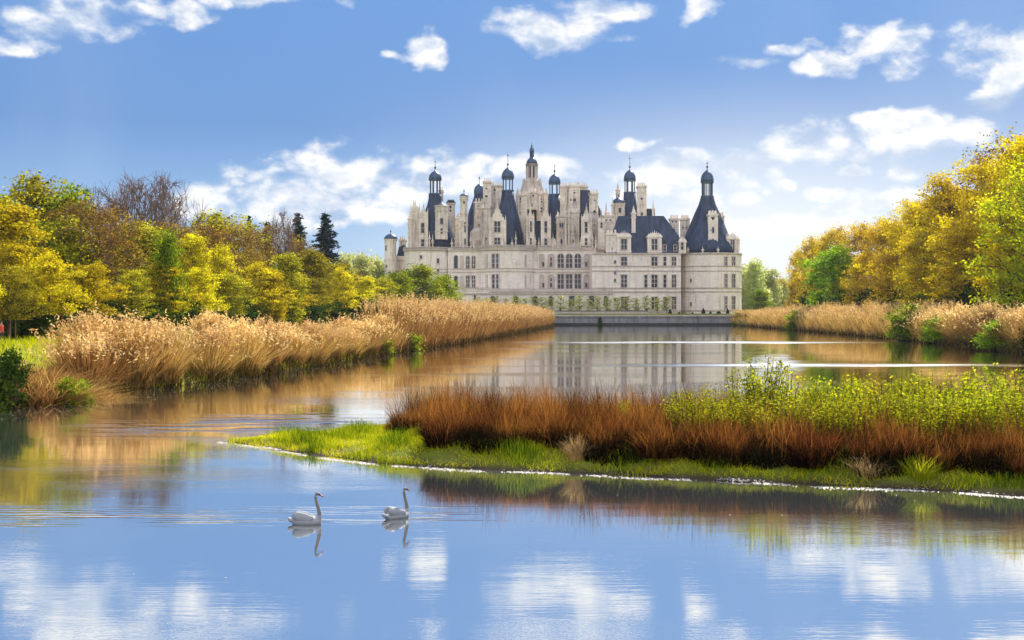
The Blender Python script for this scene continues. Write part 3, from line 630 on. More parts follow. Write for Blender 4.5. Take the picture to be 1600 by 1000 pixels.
    mb = MB(); Y = 423; mb.prism([(X(754, Y), Z(386, Y)), (X(772, Y), Z(386, Y)), (X(771, Y), Z(353, Y))], Y, Y + 5); part('pavilion_roof', mb, 'slate')
    # --- central stair lantern
    Y = 434; cx = X(831, Y); k = Y / F; mb = MB()
    mb.lathe(cx, Y, [(21 * k, Z(390, Y)), (21 * k, Z(304, Y)), (19 * k, Z(300, Y)), (13.5 * k, Z(290, Y)), (13 * k, Z(283, Y)), (11 * k, Z(282, Y)), (8.4 * k, Z(281, Y)), (8.4 * k, Z(278, Y))], 16)
    o = part('stair_tower', mb, 'trim')
    bm_ = MB()
    for j in range(8):
        a = 2 * pi * (j + .5) / 8; ux, uy = sin(a), -cos(a); pts = []
        for i in range(7):
            t = i / 6; rr = (24 - 11 * t ** .6) * k; pts.append((cx + rr * ux, Y + rr * uy, Z(306 - 26 * t ** 1.5, Y)))
        bm_.tube(pts, [.5] * 7, 6); bm_.obox(cx + 24 * k * ux, Y + 24 * k * uy, a, 1.1, 1.1, Z(390, Y), Z(304, Y)); bm_.obox(cx + 24 * k * ux, Y + 24 * k * uy, a, .8, .8, Z(304, Y), Z(294, Y), .1, .1)
    part('flying_buttress', bm_, 'trim', o)
    lm = MB(); r = 8.6 * k
    for j in range(8):
        a = 2 * pi * j / 8; lm.obox(cx + r * .92 * sin(a), Y - r * .92 * cos(a), a, .62, .62, Z(279, Y), Z(260, Y))
        lm.lathe(cx, Y, [(r * .7, Z(260.5, Y)), (r * 1.12, Z(260, Y)), (r * 1.15, Z(256, Y)), (r * .8, Z(255.5, Y))], 16)
    lo = part('lantern', lm, 'trim', o); gm = MB(); gm.lathe(cx, Y, [(r * .62, Z(279, Y)), (r * .62, Z(260, Y))], 12); part('lantern_core', gm, 'lead', o)
    dm = MB(); dm.lathe(cx, Y, [(r * 1.0, Z(256, Y)), (r * .95, Z(252, Y)), (r * .6, Z(248, Y)), (3.6 * k, Z(246.5, Y))], 16); part('dome', dm, 'lead', o, True)
    um = MB()
    for j in range(6): a = 2 * pi * j / 6; um.obox(cx + 2.7 * k * sin(a), Y - 2.7 * k * cos(a), a, .3, .3, Z(247, Y), Z(237, Y))
    um.lathe(cx, Y, [(1.4 * k, Z(247, Y)), (1.4 * k, Z(237, Y))], 8); um.lathe(cx, Y, [(3.4 * k, Z(237.5, Y)), (3.7 * k, Z(236, Y)), (3.3 * k, Z(233, Y)), (1.6 * k, Z(230, Y)), (1.0 * k, Z(229, Y)), (1.5 * k, Z(227.5, Y)), (.5 * k, Z(226, Y)), (.03, Z(222, Y))], 12)
    part('upper_lantern', um, 'lead', o, False)
    # --- stair tower fronts, chimneys, turrets and dormers, left to right
    dormer(642, 655.5, 326, 386, 320, 414.5, 5, (), True, True); dormer(655, 668, 334, 386, 326, 413.5, 5, ((660.5, 348.5, 364, 4.6, 1), (660.5, 374, 385, 4.6, 1)))
    turret(640.8, 3.4, 342, 387, 413, 'spire', 328, (350, 364))
    turret(646, 3.0, 330, 345, 415, 'spire', 311)
    turret(689.5, 9.6, 322, 374, 413.5, 'cone', 315, (330, 362), 'stone_ornate', win=((690, 341, 350, 4.4), (690, 357, 365, 3.4)))
    chimney(686.5, 692, 297, 318, 424, 2, 2); chimney(698.5, 710.5, 316, 375, 425, 2.4, 0, ((704, 326, 2, 'slot'),)); 
    mb = MB(); Y = 424.5; mb.prism([(X(697, Y), Z(316.4, Y)), (X(712, Y), Z(316.4, Y)), (X(709, Y), Z(312.5, Y)), (X(700, Y), Z(312.5, Y))], Y, Y + 3); part('chimney_cap', mb, 'slate')
    turret(715.5, 4.2, 341, 386, 416, 'spire', 331, (352, 365)); turret(725, 6.2, 307, 386, 414.5, 'dome', 302, (312, 334, 352), win=((726.5, 347, 363, 2), (725, 314, 318, 2), (726.5, 373, 382, 2.4)))
    turret(719, 3, 345, 386, 413.5, 'spire', 334, (356,))
    chimney(741, 756, 315, 362, 426, 3, 0, ((746.5, 324, 1.2, 'slot'), (746.5, 340, 1.2, 'slot')), True, bands=(333, 350))
    mb = MB(); Y = 425; mb.lathe(X(747.5, Y), Y, [(2, Z(386, Y)), (3.0, Z(376, Y)), (2.7, Z(362, Y)), (1.4, Z(356, Y))], 14); part('turret', mb, 'stone_ornate')
    chimney(755.5, 767, 283, 352, 427, 3, 4, ((760, 294, 1.6, 'diamond'), (760, 307, 1.8, 'circle'))); chimney(768, 785.5, 289, 345, 429, 3, 4, ((773, 297, 1.6, 'diamond'),), bands=(312,))
    chimney(753, 766, 323, 388, 421, 4, 0, (), True)
    dormer(764.5, 790, 345, 384, 325, 408.5, 6, ((777, 346, 362.5, 9, 2), (777, 371.5, 382, 9, 2)))
    chimney(810, 823, 303, 384, 420, 5, 0, ((813, 312, 1.4, 'slot'), (813, 333, 1.6, 'diamond'), (813, 356, 1.4, 'slot')), True, bands=(326, 345))
    chimney(824, 839, 299, 327, 421.5, 4, 0, ((833, 306.5, 1.7, 'down'),), True); chimney(839, 854, 303, 345, 425, 4, 3, ((846, 313, 1.5, 'slot'), (846, 328, 1.7, 'slot')), True, bands=(320,))
    for px in (812, 818, 843, 849, 854): turret(px, 1.5, 302, 330, 421, 'spire', 293, (315,))
    dormer(823.5, 834, 340, 386, 328, 411, 5, ((829.5, 346, 362, 2.4, 1), (829.5, 372, 382, 2.2, 1)))
    dormer(846, 860, 342, 384, 326, 411.8, 6, ((852.7, 346, 363.5, 4, 1), (852.7, 373, 383, 4, 1)))
    mb = MB(); Y = 414; mb.prism([(X(859, Y), Z(388, Y)), (X(870, Y), Z(388, Y)), (X(868, Y), Z(373, Y)), (X(862, Y), Z(373, Y))], Y, Y + 4); part('wall', mb, 'stone')
    chimney(876, 890.5, 290, 350, 424, 4, 4, ((887, 300.5, 1.7, 'diamond'),), True, bands=(325,)); chimney(890, 905.5, 289, 345, 423, 4, 4, ((897.5, 300, 1.9, 'diamond'), (891.5, 312.5, 1.4, 'circle'), (898, 312.5, 2.2, 'circle')), True, bands=(325,))
    chimney(870, 886, 336, 390, 420, 6, 0, ((875.5, 353, 1.8, 'slot'), (879, 353, 1.8, 'slot'), (877, 378, 1.8, 'slot')), True, bands=(345, 366)); chimney(886, 905, 330, 390, 419, 6, 0, (), True, bands=(342, 360, 374))
    for px in (871, 884, 889, 904): turret(px, 1.4, 338, 386, 418.2, 'spire', 328, (350, 366))
    chimney(904, 909, 290, 312, 431, 2, 2); chimney(910, 918, 290, 306, 432, 2, 3)
    dormer(909, 923.5, 343, 385, 326, 412, 5, ((915.8, 347, 363.5, 4, 1), (915.8, 372.5, 383, 3.6, 1)))
    chimney(921.5, 934, 301, 387, 417, 3, 0, ((929, 312.5, 1.9, 'down'), (929, 332, 2.6, 'diamond'), (923, 332, 1.0, 'diamond'), (929, 351.5, 2, 'up')), True, bands=(343, 358))
    dormer(935, 944, 345, 390, 334, 412.5, 5, ((939.8, 348, 356, 2.8, 1),))
    flat_wall(929, 951, 413.5, 379, 402, 12)
    # --- behind and around the royal wing
    chimney(944.5, 960, 336, 400, 420, 5, 0, ((947.5, 345, 1.7, 'down'), (954, 345, 1.7, 'down')), True); turret(947, 2.0, 332, 340, 421, 'spire', 315)
    turret(966.5, 9.5, 318, 370, 434, 'dome', 309, (322, 334), 'stone_ornate', win=((968.5, 325, 333, 4),)); turret(965.5, 3.2, 297, 316, 436, 'spire', 286, (303,))
    turret(957, 1.6, 320, 345, 432, 'spire', 308)
    chimney(996.5, 1009.5, 290, 352, 430, 3, 4, ((1002.8, 311.5, 2, 'down'), (1003, 333, 2.2, 'up')), True, bands=(301, 320))
    mb = MB(); Y = 432; mb.prism([(X(1009, Y), Z(345, Y)), (X(1024, Y), Z(345, Y)), (X(1023, Y), Z(326, Y)), (X(1010, Y), Z(326, Y))], Y, Y + 6); part('pavilion_roof', mb, 'slate'); turret(1020.5, 1.9, 326, 345, 431, 'spire', 312)
    # hip roof of the royal wing
    mb = MB(); Y = 401; e = (X(946, Y), X(1073, Y), Y, Y + 13); r_ = (X(966, Y + 6), X(1037, Y + 6), Y + 5.6, Y + 7.4)
    mb.frustum(e, (X(957, Y + 3), X(1061, Y + 3), Y + 3, Y + 10), Z(396, Y), Z(368, Y)); mb.frustum((X(957, Y + 3), X(1061, Y + 3), Y + 3, Y + 10), r_, Z(368, Y), Z(337.5, Y + 6)); part('hip_roof', mb, 'slate')
    turret(990, 3.4, 333, 364, 404.5, 'spire', 321, (340,), 'stone', n=10)
    chimney(948, 964.5, 364, 397, 401.2, 5, 0, (), True, name='stair_turret', mat='stone')
    dormer(964.5, 986, 368, 396, 362, 400.3, 7, ((975, 373.5, 390, 8.6, 2),), flat=True, mat='stone'); dormer(1012, 1034, 368, 396, 362, 400.3, 7, ((1022.7, 373.5, 390.5, 8.4, 2),), flat=True, mat='stone')
    for px in (1038.5, 1055): 
        mb = MB(); Y = 401.2; mb.box(X(px - 4, Y), X(px + 4, Y), Y, Y + 3, Z(395, Y), Z(381, Y)); mb.prism([(X(px - 4.6, Y), Z(381.3, Y)), (X(px + 4.6, Y), Z(381.3, Y)), (X(px, Y), Z(374.5, Y))], Y - .2, Y + 4); o = part('dormer', mb, 'slate'); window(Flat(Y), px, 383, 392, 4.4, 1, 2, parent=o)
    chimney(1047.5, 1060, 341, 385, 410, 2.6, 4, ((1051, 347, 1.5, 'down'), (1056.5, 347, 1.5, 'down'), (1053.5, 357.5, 1.8, 'diamond')), True); chimney(1064.5, 1077, 341, 385, 411, 2.6, 4, ((1072, 345, 1.8, 'down'), (1067, 356.5, 1.6, 'diamond'), (1072.5, 356.5, 1.6, 'diamond')), True)
    dormer(1061, 1072, 376, 396, 371, 400.4, 5, ((1066, 378, 390, 3.6, 1),), flat=True, mat='stone')
    # right tower: chimney with slate inlays and corner dormers
    chimney(1107.5, 1121, 334, 388, 401.8, 3, 0, ((1114, 342.5, 2.7, 'down'), (1114, 359.5, 3.4, 'diamond'), (1114, 375, 2.7, 'up')), True, mat='stone', bands=(380,)); chimney(1126, 1131, 337, 372, 408, 2, 2)
    dormer(1137.5, 1151, 371, 397, 363.5, 404, 6, ((1144.6, 375, 393, 5, 2),), flat=True, mat='stone'); turret(1153.2, 2.6, 374, 397, 406.5, 'spire', 366, (380,), 'stone'); turret(1136, 1.4, 372, 397, 404, 'spire', 364, (380,), 'stone')
    for px in (1075, 1098, 1122): turret(px, 1.1, 390, 396.5, 400 if px > 1080 else 403, 'spire', 385, (), 'stone', n=8)
    for k, px in enumerate((671, 676, 706, 712, 736, 740, 756, 762, 800, 806, 836, 842, 864, 872, 907, 926, 931)): turret(px, 1.0, 372 + 4 * (k % 3), 388, 410.5 + .4 * (k % 2), 'spire', 361 + 5 * (k % 3), (380,), n=8)
build_castle()

# --- quay, lawn terrace and garden wall
def quay():
    q = empty('quay_wall', (39, 384, 0), 'grey stone quay wall across the head of the canal below the castle', 'wall')
    off = (39, 384, 0); b = MB(); b.box(11.0, 67.2, 384.2, 386.5, -1.6, Z(494.5, 384)); b.build('masonry', MT['quay'], q, off)
    b = MB(); b.box(10.8, 67.4, 383.8, 386.7, Z(494.5, 384), Z(492, 384)); b.build('coping', MT['trim'], q, off)
    b = MB(); b.box(10.9, 67.3, 383.95, 384.25, Z(507.4, 384), Z(504.5, 384)); b.build('plinth', MT['iron'], q, off)
    b = MB()
    for px in (1000, 1070): b.box(X(px, 384) - .5, X(px, 384) + .5, 383.9, 384.3, Z(504.5, 384), Z(494.6, 384))
    b.build('buttress', MT['quay'], q, off)
    g = empty('garden_wall', (X(920, 388), 388, 3.4), 'low dark-capped garden wall on the quay in front of the saplings', 'wall'); off = g.location
    b = MB(); b.box(X(862, 388), X(1012, 388), 388, 388.6, 3.2, Z(486.2, 388)); b.build('masonry', MT['trim'], g, off)
    b = MB(); b.box(X(862, 388) - .1, X(1012, 388) + .1, 387.85, 388.75, Z(486.2, 388), Z(485.3, 388)); b.build('coping', MT['iron'], g, off)
quay()

# ------------------------------------------------------------------ plants
def leaf_quads(C, N_, size, rng, flatten=0.0, aspect=0.62):
    """rhombic leaves around centres C (n,3)"""
    n = len(C); a = rng.normal(size=(n, 3)); a /= np.linalg.norm(a, axis=1)[:, None] + 1e-9
    if flatten: a[:, 2] *= (1 - flatten); a /= np.linalg.norm(a, axis=1)[:, None] + 1e-9
    r = rng.normal(size=(n, 3)); b = np.cross(a, r); b /= np.linalg.norm(b, axis=1)[:, None] + 1e-9
    s = size * rng.uniform(.6, 1.4, (n, 1)) / 2
    V = np.stack([C - a * s, C - b * s * aspect, C + a * s, C + b * s * aspect], 1).reshape(-1, 3)
    return V, np.arange(4 * n).reshape(n, 4)
def seg_tubes(segs, sides=5):
    """segs: (p0, p1, r0, r1) arrays -> vertices, quads"""
    P0 = np.array([s[0] for s in segs], float); P1 = np.array([s[1] for s in segs], float); r0 = np.array([s[2] for s in segs]); r1 = np.array([s[3] for s in segs])
    d = P1 - P0; d /= np.linalg.norm(d, axis=1)[:, None] + 1e-9; ref = np.where(np.abs(d[:, 2:3]) < .9, [[0, 0, 1.]], [[1., 0, 0]])
    u = np.cross(d, ref); u /= np.linalg.norm(u, axis=1)[:, None] + 1e-9; w = np.cross(d, u)
    an = np.arange(sides) * 2 * pi / sides; ring_ = np.cos(an)[None, :, None] * u[:, None, :] + np.sin(an)[None, :, None] * w[:, None, :]
    A = P0[:, None, :] + ring_ * r0[:, None, None]; B = P1[:, None, :] + ring_ * r1[:, None, None]
    V = np.concatenate([A, B], 1).reshape(-1, 3); n = len(segs); k = np.arange(sides); base = (np.arange(n) * 2 * sides)[:, None]
    Fq = np.stack([base + k, base + (k + 1) % sides, base + sides + (k + 1) % sides, base + sides + k], 2).reshape(-1, 4)
    return V, Fq
def profile(kind, s):
    if kind == 'oval': return sqrt(max(0.02, 1 - (2 * s - .85) ** 2 / 1.35))
    if kind == 'dome': return sqrt(max(0.02, 1 - s ** 2.2)) * (0.75 + .25 * min(1, s * 4))
    if kind == 'tall': return (sin(pi * min(1, max(0, .10 + s * .88)))) ** .6
    if kind == 'vase': return 0.25 + 0.75 * s ** .8 if s < .8 else 1.0 - (s - .8) * 1.6
    return 1
def make_tree(name, seed, H, rad, base, prof, limbs, tips, leaves, leaf, clump, mat, bark='bark', flat=0.6, trunk_r=None, spread=1.0, tw=0.03, reach=(.45, .95), wid=5, dz=.7, lump=.35, keepf=.8, tm=.5):
    """tapered trunk with limbs and twigs; leaf clumps sit at the twig ends"""
    rng = np.random.default_rng(seed); tr = trunk_r or H * .016; segs = []
    top = H * .86; tp = [np.array([0, 0, -.4])]; n = 7
    for i in range(1, n + 1): tp.append(np.array([rng.normal() * .012 * H * i / n, rng.normal() * .012 * H * i / n, top * i / n]))
    tp[1][:2] *= .3
    rt = lambda z: tr * (1 - .86 * max(0, z) / top) * (1.0 + .5 * math.exp(-max(0, z) / (.04 * H)))
    for i in range(n): segs.append((tp[i], tp[i + 1], rt(tp[i][2]), rt(tp[i + 1][2])))
    def trunk_at(z):
        f = min(.999, max(0, z / top)) * n; i = int(f); return tp[i] * (1 - f + i) + tp[i + 1] * (f - i)
    T = []; ph = rng.uniform(0, 6.28)
    for i in range(limbs):
        s = (i + rng.uniform(.2, .8)) / limbs; z = base + s * (H - base); lf = rng.uniform(1 - lump, 1 + lump * .45); R_ = rad * profile(prof, s) * lf; az = ph + i * 2.399 + rng.normal() * .25; q = rng.uniform(*reach)
        end = np.array([cos(az) * R_ * q, sin(az) * R_ * q, z]); z0 = max(base * .75, min(top * .95, z - R_ * q * rng.uniform(.5, .9))); st = trunk_at(z0)
        pts = [st + (end - st) * t + np.array([0, 0, -.10 * R_ * sin(pi * t)]) + (rng.normal(size=3) * .035 * R_ if 0 < t < 1 else 0) for t in (0, .3, .55, .8, 1)]
        r0 = max(.05, rt(z0) * .55)
        for j in range(4): segs.append((pts[j], pts[j + 1], r0 * (1 - .22 * j), r0 * (1 - .22 * (j + 1))))
        for j in range(tips):
            t = rng.uniform(.35, 1); f = t * 4; k = min(3, int(f)); p = pts[k] + (pts[k + 1] - pts[k]) * (f - k)
            d = rng.normal(size=3); d /= np.linalg.norm(d); d[2] = d[2] * dz + .25 * dz; L = rng.uniform(.4, 1.0) * rad * .42 * spread
            e = p + d * L; sz = (e[2] - base) / (H - base)
            rr = np.hypot(e[0], e[1]); mx_ = rad * profile(prof, min(1, max(0, sz))) * lf * rng.uniform(.85, 1.12)
            if rr > mx_: e[:2] *= mx_ / rr
            e[2] = min(H * rng.uniform(.96, 1.0), max(base * rng.uniform(.8, 1.05), e[2])); segs.append((p, e, max(tw, r0 * .22), tw * .5)); T.append(e)
            if wid:
                for _ in range(2):
                    d2 = rng.normal(size=3); e2 = e + d2 / np.linalg.norm(d2) * L * .5 + np.array([0, 0, L * .15]); segs.append((p + (e - p) * .6, e2, tw * .7, tw * .35)); T.append(e2)
    V, Fq = seg_tubes(segs, wid or 5)
    root = empty(name, (0, 0, 0)); t = link('trunk', np_mesh('trunk', V, Fq, [MT[bark]]), root)
    T = np.array(T)
    if leaves:
        keep = rng.uniform(size=len(T)) < keepf; T = T[keep]; n_ = np.maximum(1, rng.poisson(leaves, len(T))); idx = np.repeat(np.arange(len(T)), n_)
        off = rng.normal(size=(len(idx), 3)) * clump * rng.uniform(.6, 1.25, (len(T), 1))[idx]; off[:, 2] *= flat
        tint = np.clip(rng.normal(tm, .22, len(T))[idx] + rng.normal(0, .12, len(idx)), 0, 1)
        LV, LF = leaf_quads(T[idx] + off, None, leaf, rng, .25)
        LV[:, 2] = np.maximum(LV[:, 2], base * (.85 if name == 'linden_tree' else .45))
        link('crown', np_mesh('crown', LV, LF, [MT[mat]], np.repeat(tint, 4)), root)
    root['h'] = H
    return root
def make_conifer(name, seed, H, rad):
    rng = np.random.default_rng(seed); segs = [(np.array([0, 0, -.4]), np.array([0, 0, H]), H * .016, .04)]; C = []; t_ = []
    z = H * .10
    while z < H * .985:
        s = (z / H); R_ = rad * (1 - s) ** .8 * rng.uniform(.75, 1.1); nb = 9
        for j in range(nb):
            az = rng.uniform(0, 6.28); L = R_ * rng.uniform(.7, 1.1); e = np.array([cos(az) * L, sin(az) * L, z - L * rng.uniform(.05, .25)]); segs.append((np.array([0, 0, z]), e, .07, .02))
            k = int(6 + L * 9); tt = rng.uniform(.15, 1, k); P = np.array([0, 0, z]) + (e - [0, 0, z]) * tt[:, None] + rng.normal(size=(k, 3)) * [.35, .35, .16]; P[:, 2] -= tt * .2
            C.append(P); t_.append(np.full(k, np.clip(rng.normal(.5, .22), 0, 1)))
        z += H * .026 * rng.uniform(.8, 1.2)
    C = np.concatenate(C); t_ = np.concatenate(t_); V, Fq = seg_tubes(segs, 5); root = empty(name, (0, 0, 0)); link('trunk', np_mesh('trunk', V, Fq, [MT['bark']]), root)
    LV, LF = leaf_quads(C, None, .75, rng, .75, .35); link('crown', np_mesh('crown', LV, LF, [MT['needle']], np.repeat(t_, 4)), root); root['h'] = H; return root
PROTO = {}
def proto(key, fn): PROTO[key] = [fn, None]
used_n = 0
def place(key, px, Y, top_py, label, cat, group, ws=1.0, x=None, zg=None, wid=None):
    """a copy of a plant, scaled so that its top stands at the given height"""
    global used_n
    used_n += 1; rng = random.Random(used_n * 13 + 5)
    pr = PROTO[key]
    if pr[1] is None: pr[1] = pr[0](); o = pr[1]
    else: o = dup(pr[1])
    xx = X(px, Y) if x is None else x; g0 = hz(xx, Y) if zg is None else zg; h = Z(top_py, Y) - g0; s = h / o['h']
    o.location = (xx, Y, g0 - .05); o.scale = (s * ws, s * ws, s); o.rotation_euler = (0, 0, rng.uniform(0, 6.28))
    return tag(o, label, cat, group)
for i in range(3):
    proto(f'linden{i}', lambda i=i: make_tree('linden_tree', 20 + i, 7.8, 3.7, 2.6, 'dome', 24, 6, 52, .17, .38, ('leaf_lime', 'leaf_olive', 'leaf_lime')[i], flat=.28, spread=.75, trunk_r=.13, dz=.22, lump=.55, reach=(.6, 1.1), keepf=.66))
    proto(f'oak{i}', lambda i=i: make_tree('oak_tree', 40 + i, 28, 10.0, 3.5, 'oval', 28, 8, 46, .44, .85, 'leaf_oak', flat=.5, tw=.05, lump=.55, tm=.62, spread=.85, keepf=.7))
    proto(f'amber{i}', lambda i=i: make_tree('broadleaf_tree', 60 + i, 23, 8.2, 2.0, 'oval', 26, 8, 38, .42, .72, 'leaf_amber', flat=.8, tw=.04, tm=.6))
    proto(f'brown{i}', lambda i=i: make_tree('budding_tree', 80 + i, 19, 6.0, 3.5, 'oval', 24, 8, 24, .28, .75, 'leaf_brown', 'bark_pale', flat=.85, tw=.05))
for i in range(2):
    proto(f'green{i}', lambda i=i: make_tree('broadleaf_tree', 100 + i, 14, 4.8, 1.6, 'oval', 22, 8, 26, .40, .6, 'leaf_green', lump=.5))
    proto(f'yellow{i}', lambda i=i: make_tree('broadleaf_tree', 110 + i, 14, 4.6, 2.0, 'tall', 24, 8, 30, .28, .5, 'leaf_lime', lump=.5, flat=.45))
    proto(f'fresh{i}', lambda i=i: make_tree('broadleaf_tree', 195 + i, 24, 9.0, 2.0, 'oval', 30, 8, 40, .40, .75, 'leaf_fresh', lump=.5, tw=.06))
    proto(f'moss{i}', lambda i=i: make_tree('broadleaf_tree', 190 + i, 14, 5.6, 1.0, 'dome', 26, 8, 36, .32, .6, 'leaf_moss', lump=.35))
    proto(f'olive{i}', lambda i=i: make_tree('broadleaf_tree', 120 + i, 15, 5.6, 1.6, 'dome', 26, 8, 34, .32, .6, 'leaf_olive', lump=.5))
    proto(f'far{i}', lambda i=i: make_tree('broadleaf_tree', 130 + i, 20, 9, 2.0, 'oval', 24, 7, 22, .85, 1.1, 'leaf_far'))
    proto(f'bare{i}', lambda i=i: make_tree('bare_tree', 140 + i, 22, 6.5, 6, 'vase', 22, 24, 0, .3, .6, 'leaf_brown', 'bark_pale', tw=.045, spread=.9, reach=(.5, 1.0), dz=1.9, lump=.2))
    proto(f'sap{i}', lambda i=i: make_tree('sapling', 150 + i, 4.2, 1.0, .9, 'oval', 13, 3, 4, .24, .22, 'leaf_sap', trunk_r=.05))
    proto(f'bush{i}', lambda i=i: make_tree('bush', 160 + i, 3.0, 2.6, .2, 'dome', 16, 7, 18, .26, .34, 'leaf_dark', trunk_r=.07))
    proto(f'gbush{i}', lambda i=i: make_tree('bush', 170 + i, 2.2, 1.5, .15, 'dome', 14, 6, 22, .16, .26, 'leaf_green', trunk_r=.05))
    proto(f'obush{i}', lambda i=i: make_tree('bush', 175 + i, 2.2, 1.5, .15, 'dome', 14, 6, 22, .16, .26, 'leaf_moss', trunk_r=.05))
    proto(f'con{i}', lambda i=i: make_conifer('conifer', 180 + i, 22, 7.2))

# --- left bank: row of young lindens along the path
GL = 'young lindens along the left bank path'
Ys = [108, 115, 123, 132, 142, 152, 163, 175, 188, 203, 219, 237, 258]
for i, Y in enumerate(Ys):
    xx = -44.8 + .112 * (Y - 119); px = 800 + F * xx / Y
    tp = 412 + 10 * sin(i * 2.1) + (i - 3) * 2.2
    place(f'linden{i % 3}', px, Y, tp, f'young yellow linden with clear trunk, {ORD[i]} from the near end of the front row', 'tree', GL, 1.0 + .1 * sin(i))
GL2 = 'lindens of the second row on the left bank'
for i, Y in enumerate([112, 124, 138, 153, 170, 190, 212]):
    xx = -53.8 + .112 * (Y - 119); px = 800 + F * xx / Y
    place(f'linden{(i + 1) % 3}', px, Y, 408 + 9 * sin(i * 1.7 + 1) + i * 2, f'yellow linden behind the front row, {ORD[i]} from the near end of the second row', 'tree', GL2, 1.1)
# --- left bank: the wood behind
WOOD = [('yellow0', 18, 135, 318, 'tall yellow green tree at the near edge of the left wood', 1.3), ('olive0', -30, 138, 300, 'olive green tree cut by the left edge of the photo', 1.2),
    ('olive1', 55, 160, 290, 'tall olive budding tree above the leftmost yellow tree', 1.1), ('green0', 103, 158, 306, 'dark green crowned tree breaking through brown trees at far left', .9),
    ('brown1', 128, 150, 318, 'broad brown budding tree left of the bare treetops', 1.25), ('brown2', 170, 156, 330, 'brown budding tree in front of the bare treetops', 1.2), ('olive1', 98, 148, 352, 'low olive budding tree behind the first lindens', 1.2),
    ('bare0', 236, 175, 272, 'tallest bare tree of the left wood with reddish twigs', 1.0), ('bare1', 203, 178, 284, 'bare tree just left of the tallest bare tree', 1.0), ('bare0', 268, 182, 300, 'bare tree just right of the tallest bare tree', .85), ('bare1', 168, 180, 292, 'bare treetop above the brown budding trees', .9),
    ('olive0', 222, 165, 352, 'olive brown budding tree below the tallest bare tree', 1.3), ('brown2', 272, 170, 352, 'brown budding tree below the edge of the bare treetops', 1.2), ('green1', 262, 152, 368, 'leaning light green tree among the brown trees', .62),
    ('yellow1', 300, 168, 372, 'pointed yellow green tree left of the brightest lindens', 1.0), ('yellow0', 345, 178, 385, 'bright yellow tree behind the middle lindens', 1.0),
    ('brown0', 322, 205, 352, 'brown tree on the wood skyline right of the bare trees', 1.2), ('olive1', 338, 250, 344, 'dark green round treetop on the skyline under the white cloud', 1.6), ('brown1', 372, 215, 356, 'red brown budding tree right of the bright yellow tree', 1.25), ('brown2', 418, 222, 354, 'brown budding tree left of the thin leafless tree', 1.2),
    ('brown0', 395, 195, 392, 'low brown tree between two yellow trees', 1.1), ('bare1', 446, 215, 330, 'thin leafless tree standing left of the two dark conifers', .55), ('olive0', 448, 200, 398, 'olive tree around the foot of the thin leafless tree', 1.1), ('olive1', 488, 225, 398, 'olive tree below the two dark conifers', 1.2),
    ('brown1', 470, 235, 378, 'brown tree in front of the left conifer', 1.0), ('olive0', 530, 245, 412, 'olive tree right of the dark conifers', 1.15), ('brown2', 556, 262, 430, 'low brown tree near the castle end of the left wood', 1.1), ('olive1', 600, 262, 438, 'green tree at the castle end of the lindens', 1.15),
    ('moss0', 658, 290, 419, 'round green tree in front of the left castle tower', 1.75), ('moss1', 694, 296, 432, 'olive green tree overlapping the castle at the end of the wood', 1.4), ('moss1', 618, 280, 428, 'olive green tree in front of the castle chapel wing', 1.6), ('moss0', 580, 270, 440, 'olive green tree just left of the castle turret', 1.4), ('yellow1', 428, 190, 425, 'yellow green tree just behind the middle lindens', 1.2), ('yellow0', 20, 128, 380, 'yellow green tree behind the first lindens at left', 1.2)]
for k, px, Y, tp, lab, ws in WOOD: place(k, px, Y, tp, lab, 'tree', 'trees of the wood on the left', ws)
for k, px, Y, tp, lab, ws in (('con0', 508, 275, 329, 'tallest dark conifer, right of the pair above the left wood', 1.0), ('con1', 466, 280, 332, 'dark conifer left of the tallest one above the left wood', .85), ('con0', 417, 300, 343, 'small conifer tip poking above the brown wood skyline', .7), ('con1', 389, 300, 336, 'small dark conifer top left of the thin leafless tree', .5)):
    place(k, px, Y, tp, lab, 'tree', 'conifers above the left wood', ws)
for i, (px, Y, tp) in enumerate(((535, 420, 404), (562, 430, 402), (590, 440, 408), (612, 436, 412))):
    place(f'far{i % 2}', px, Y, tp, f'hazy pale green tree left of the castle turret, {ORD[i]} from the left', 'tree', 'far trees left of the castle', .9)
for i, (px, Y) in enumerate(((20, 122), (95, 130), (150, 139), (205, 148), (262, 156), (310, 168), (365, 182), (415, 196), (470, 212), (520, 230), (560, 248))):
    place(f'bush{i % 2}', px, Y, 472 + 3 * sin(i * 3), f'dark understorey bush in shade behind the lindens, {ORD[i]} from the left', 'bush', 'dark bushes behind the lindens', 1.5)
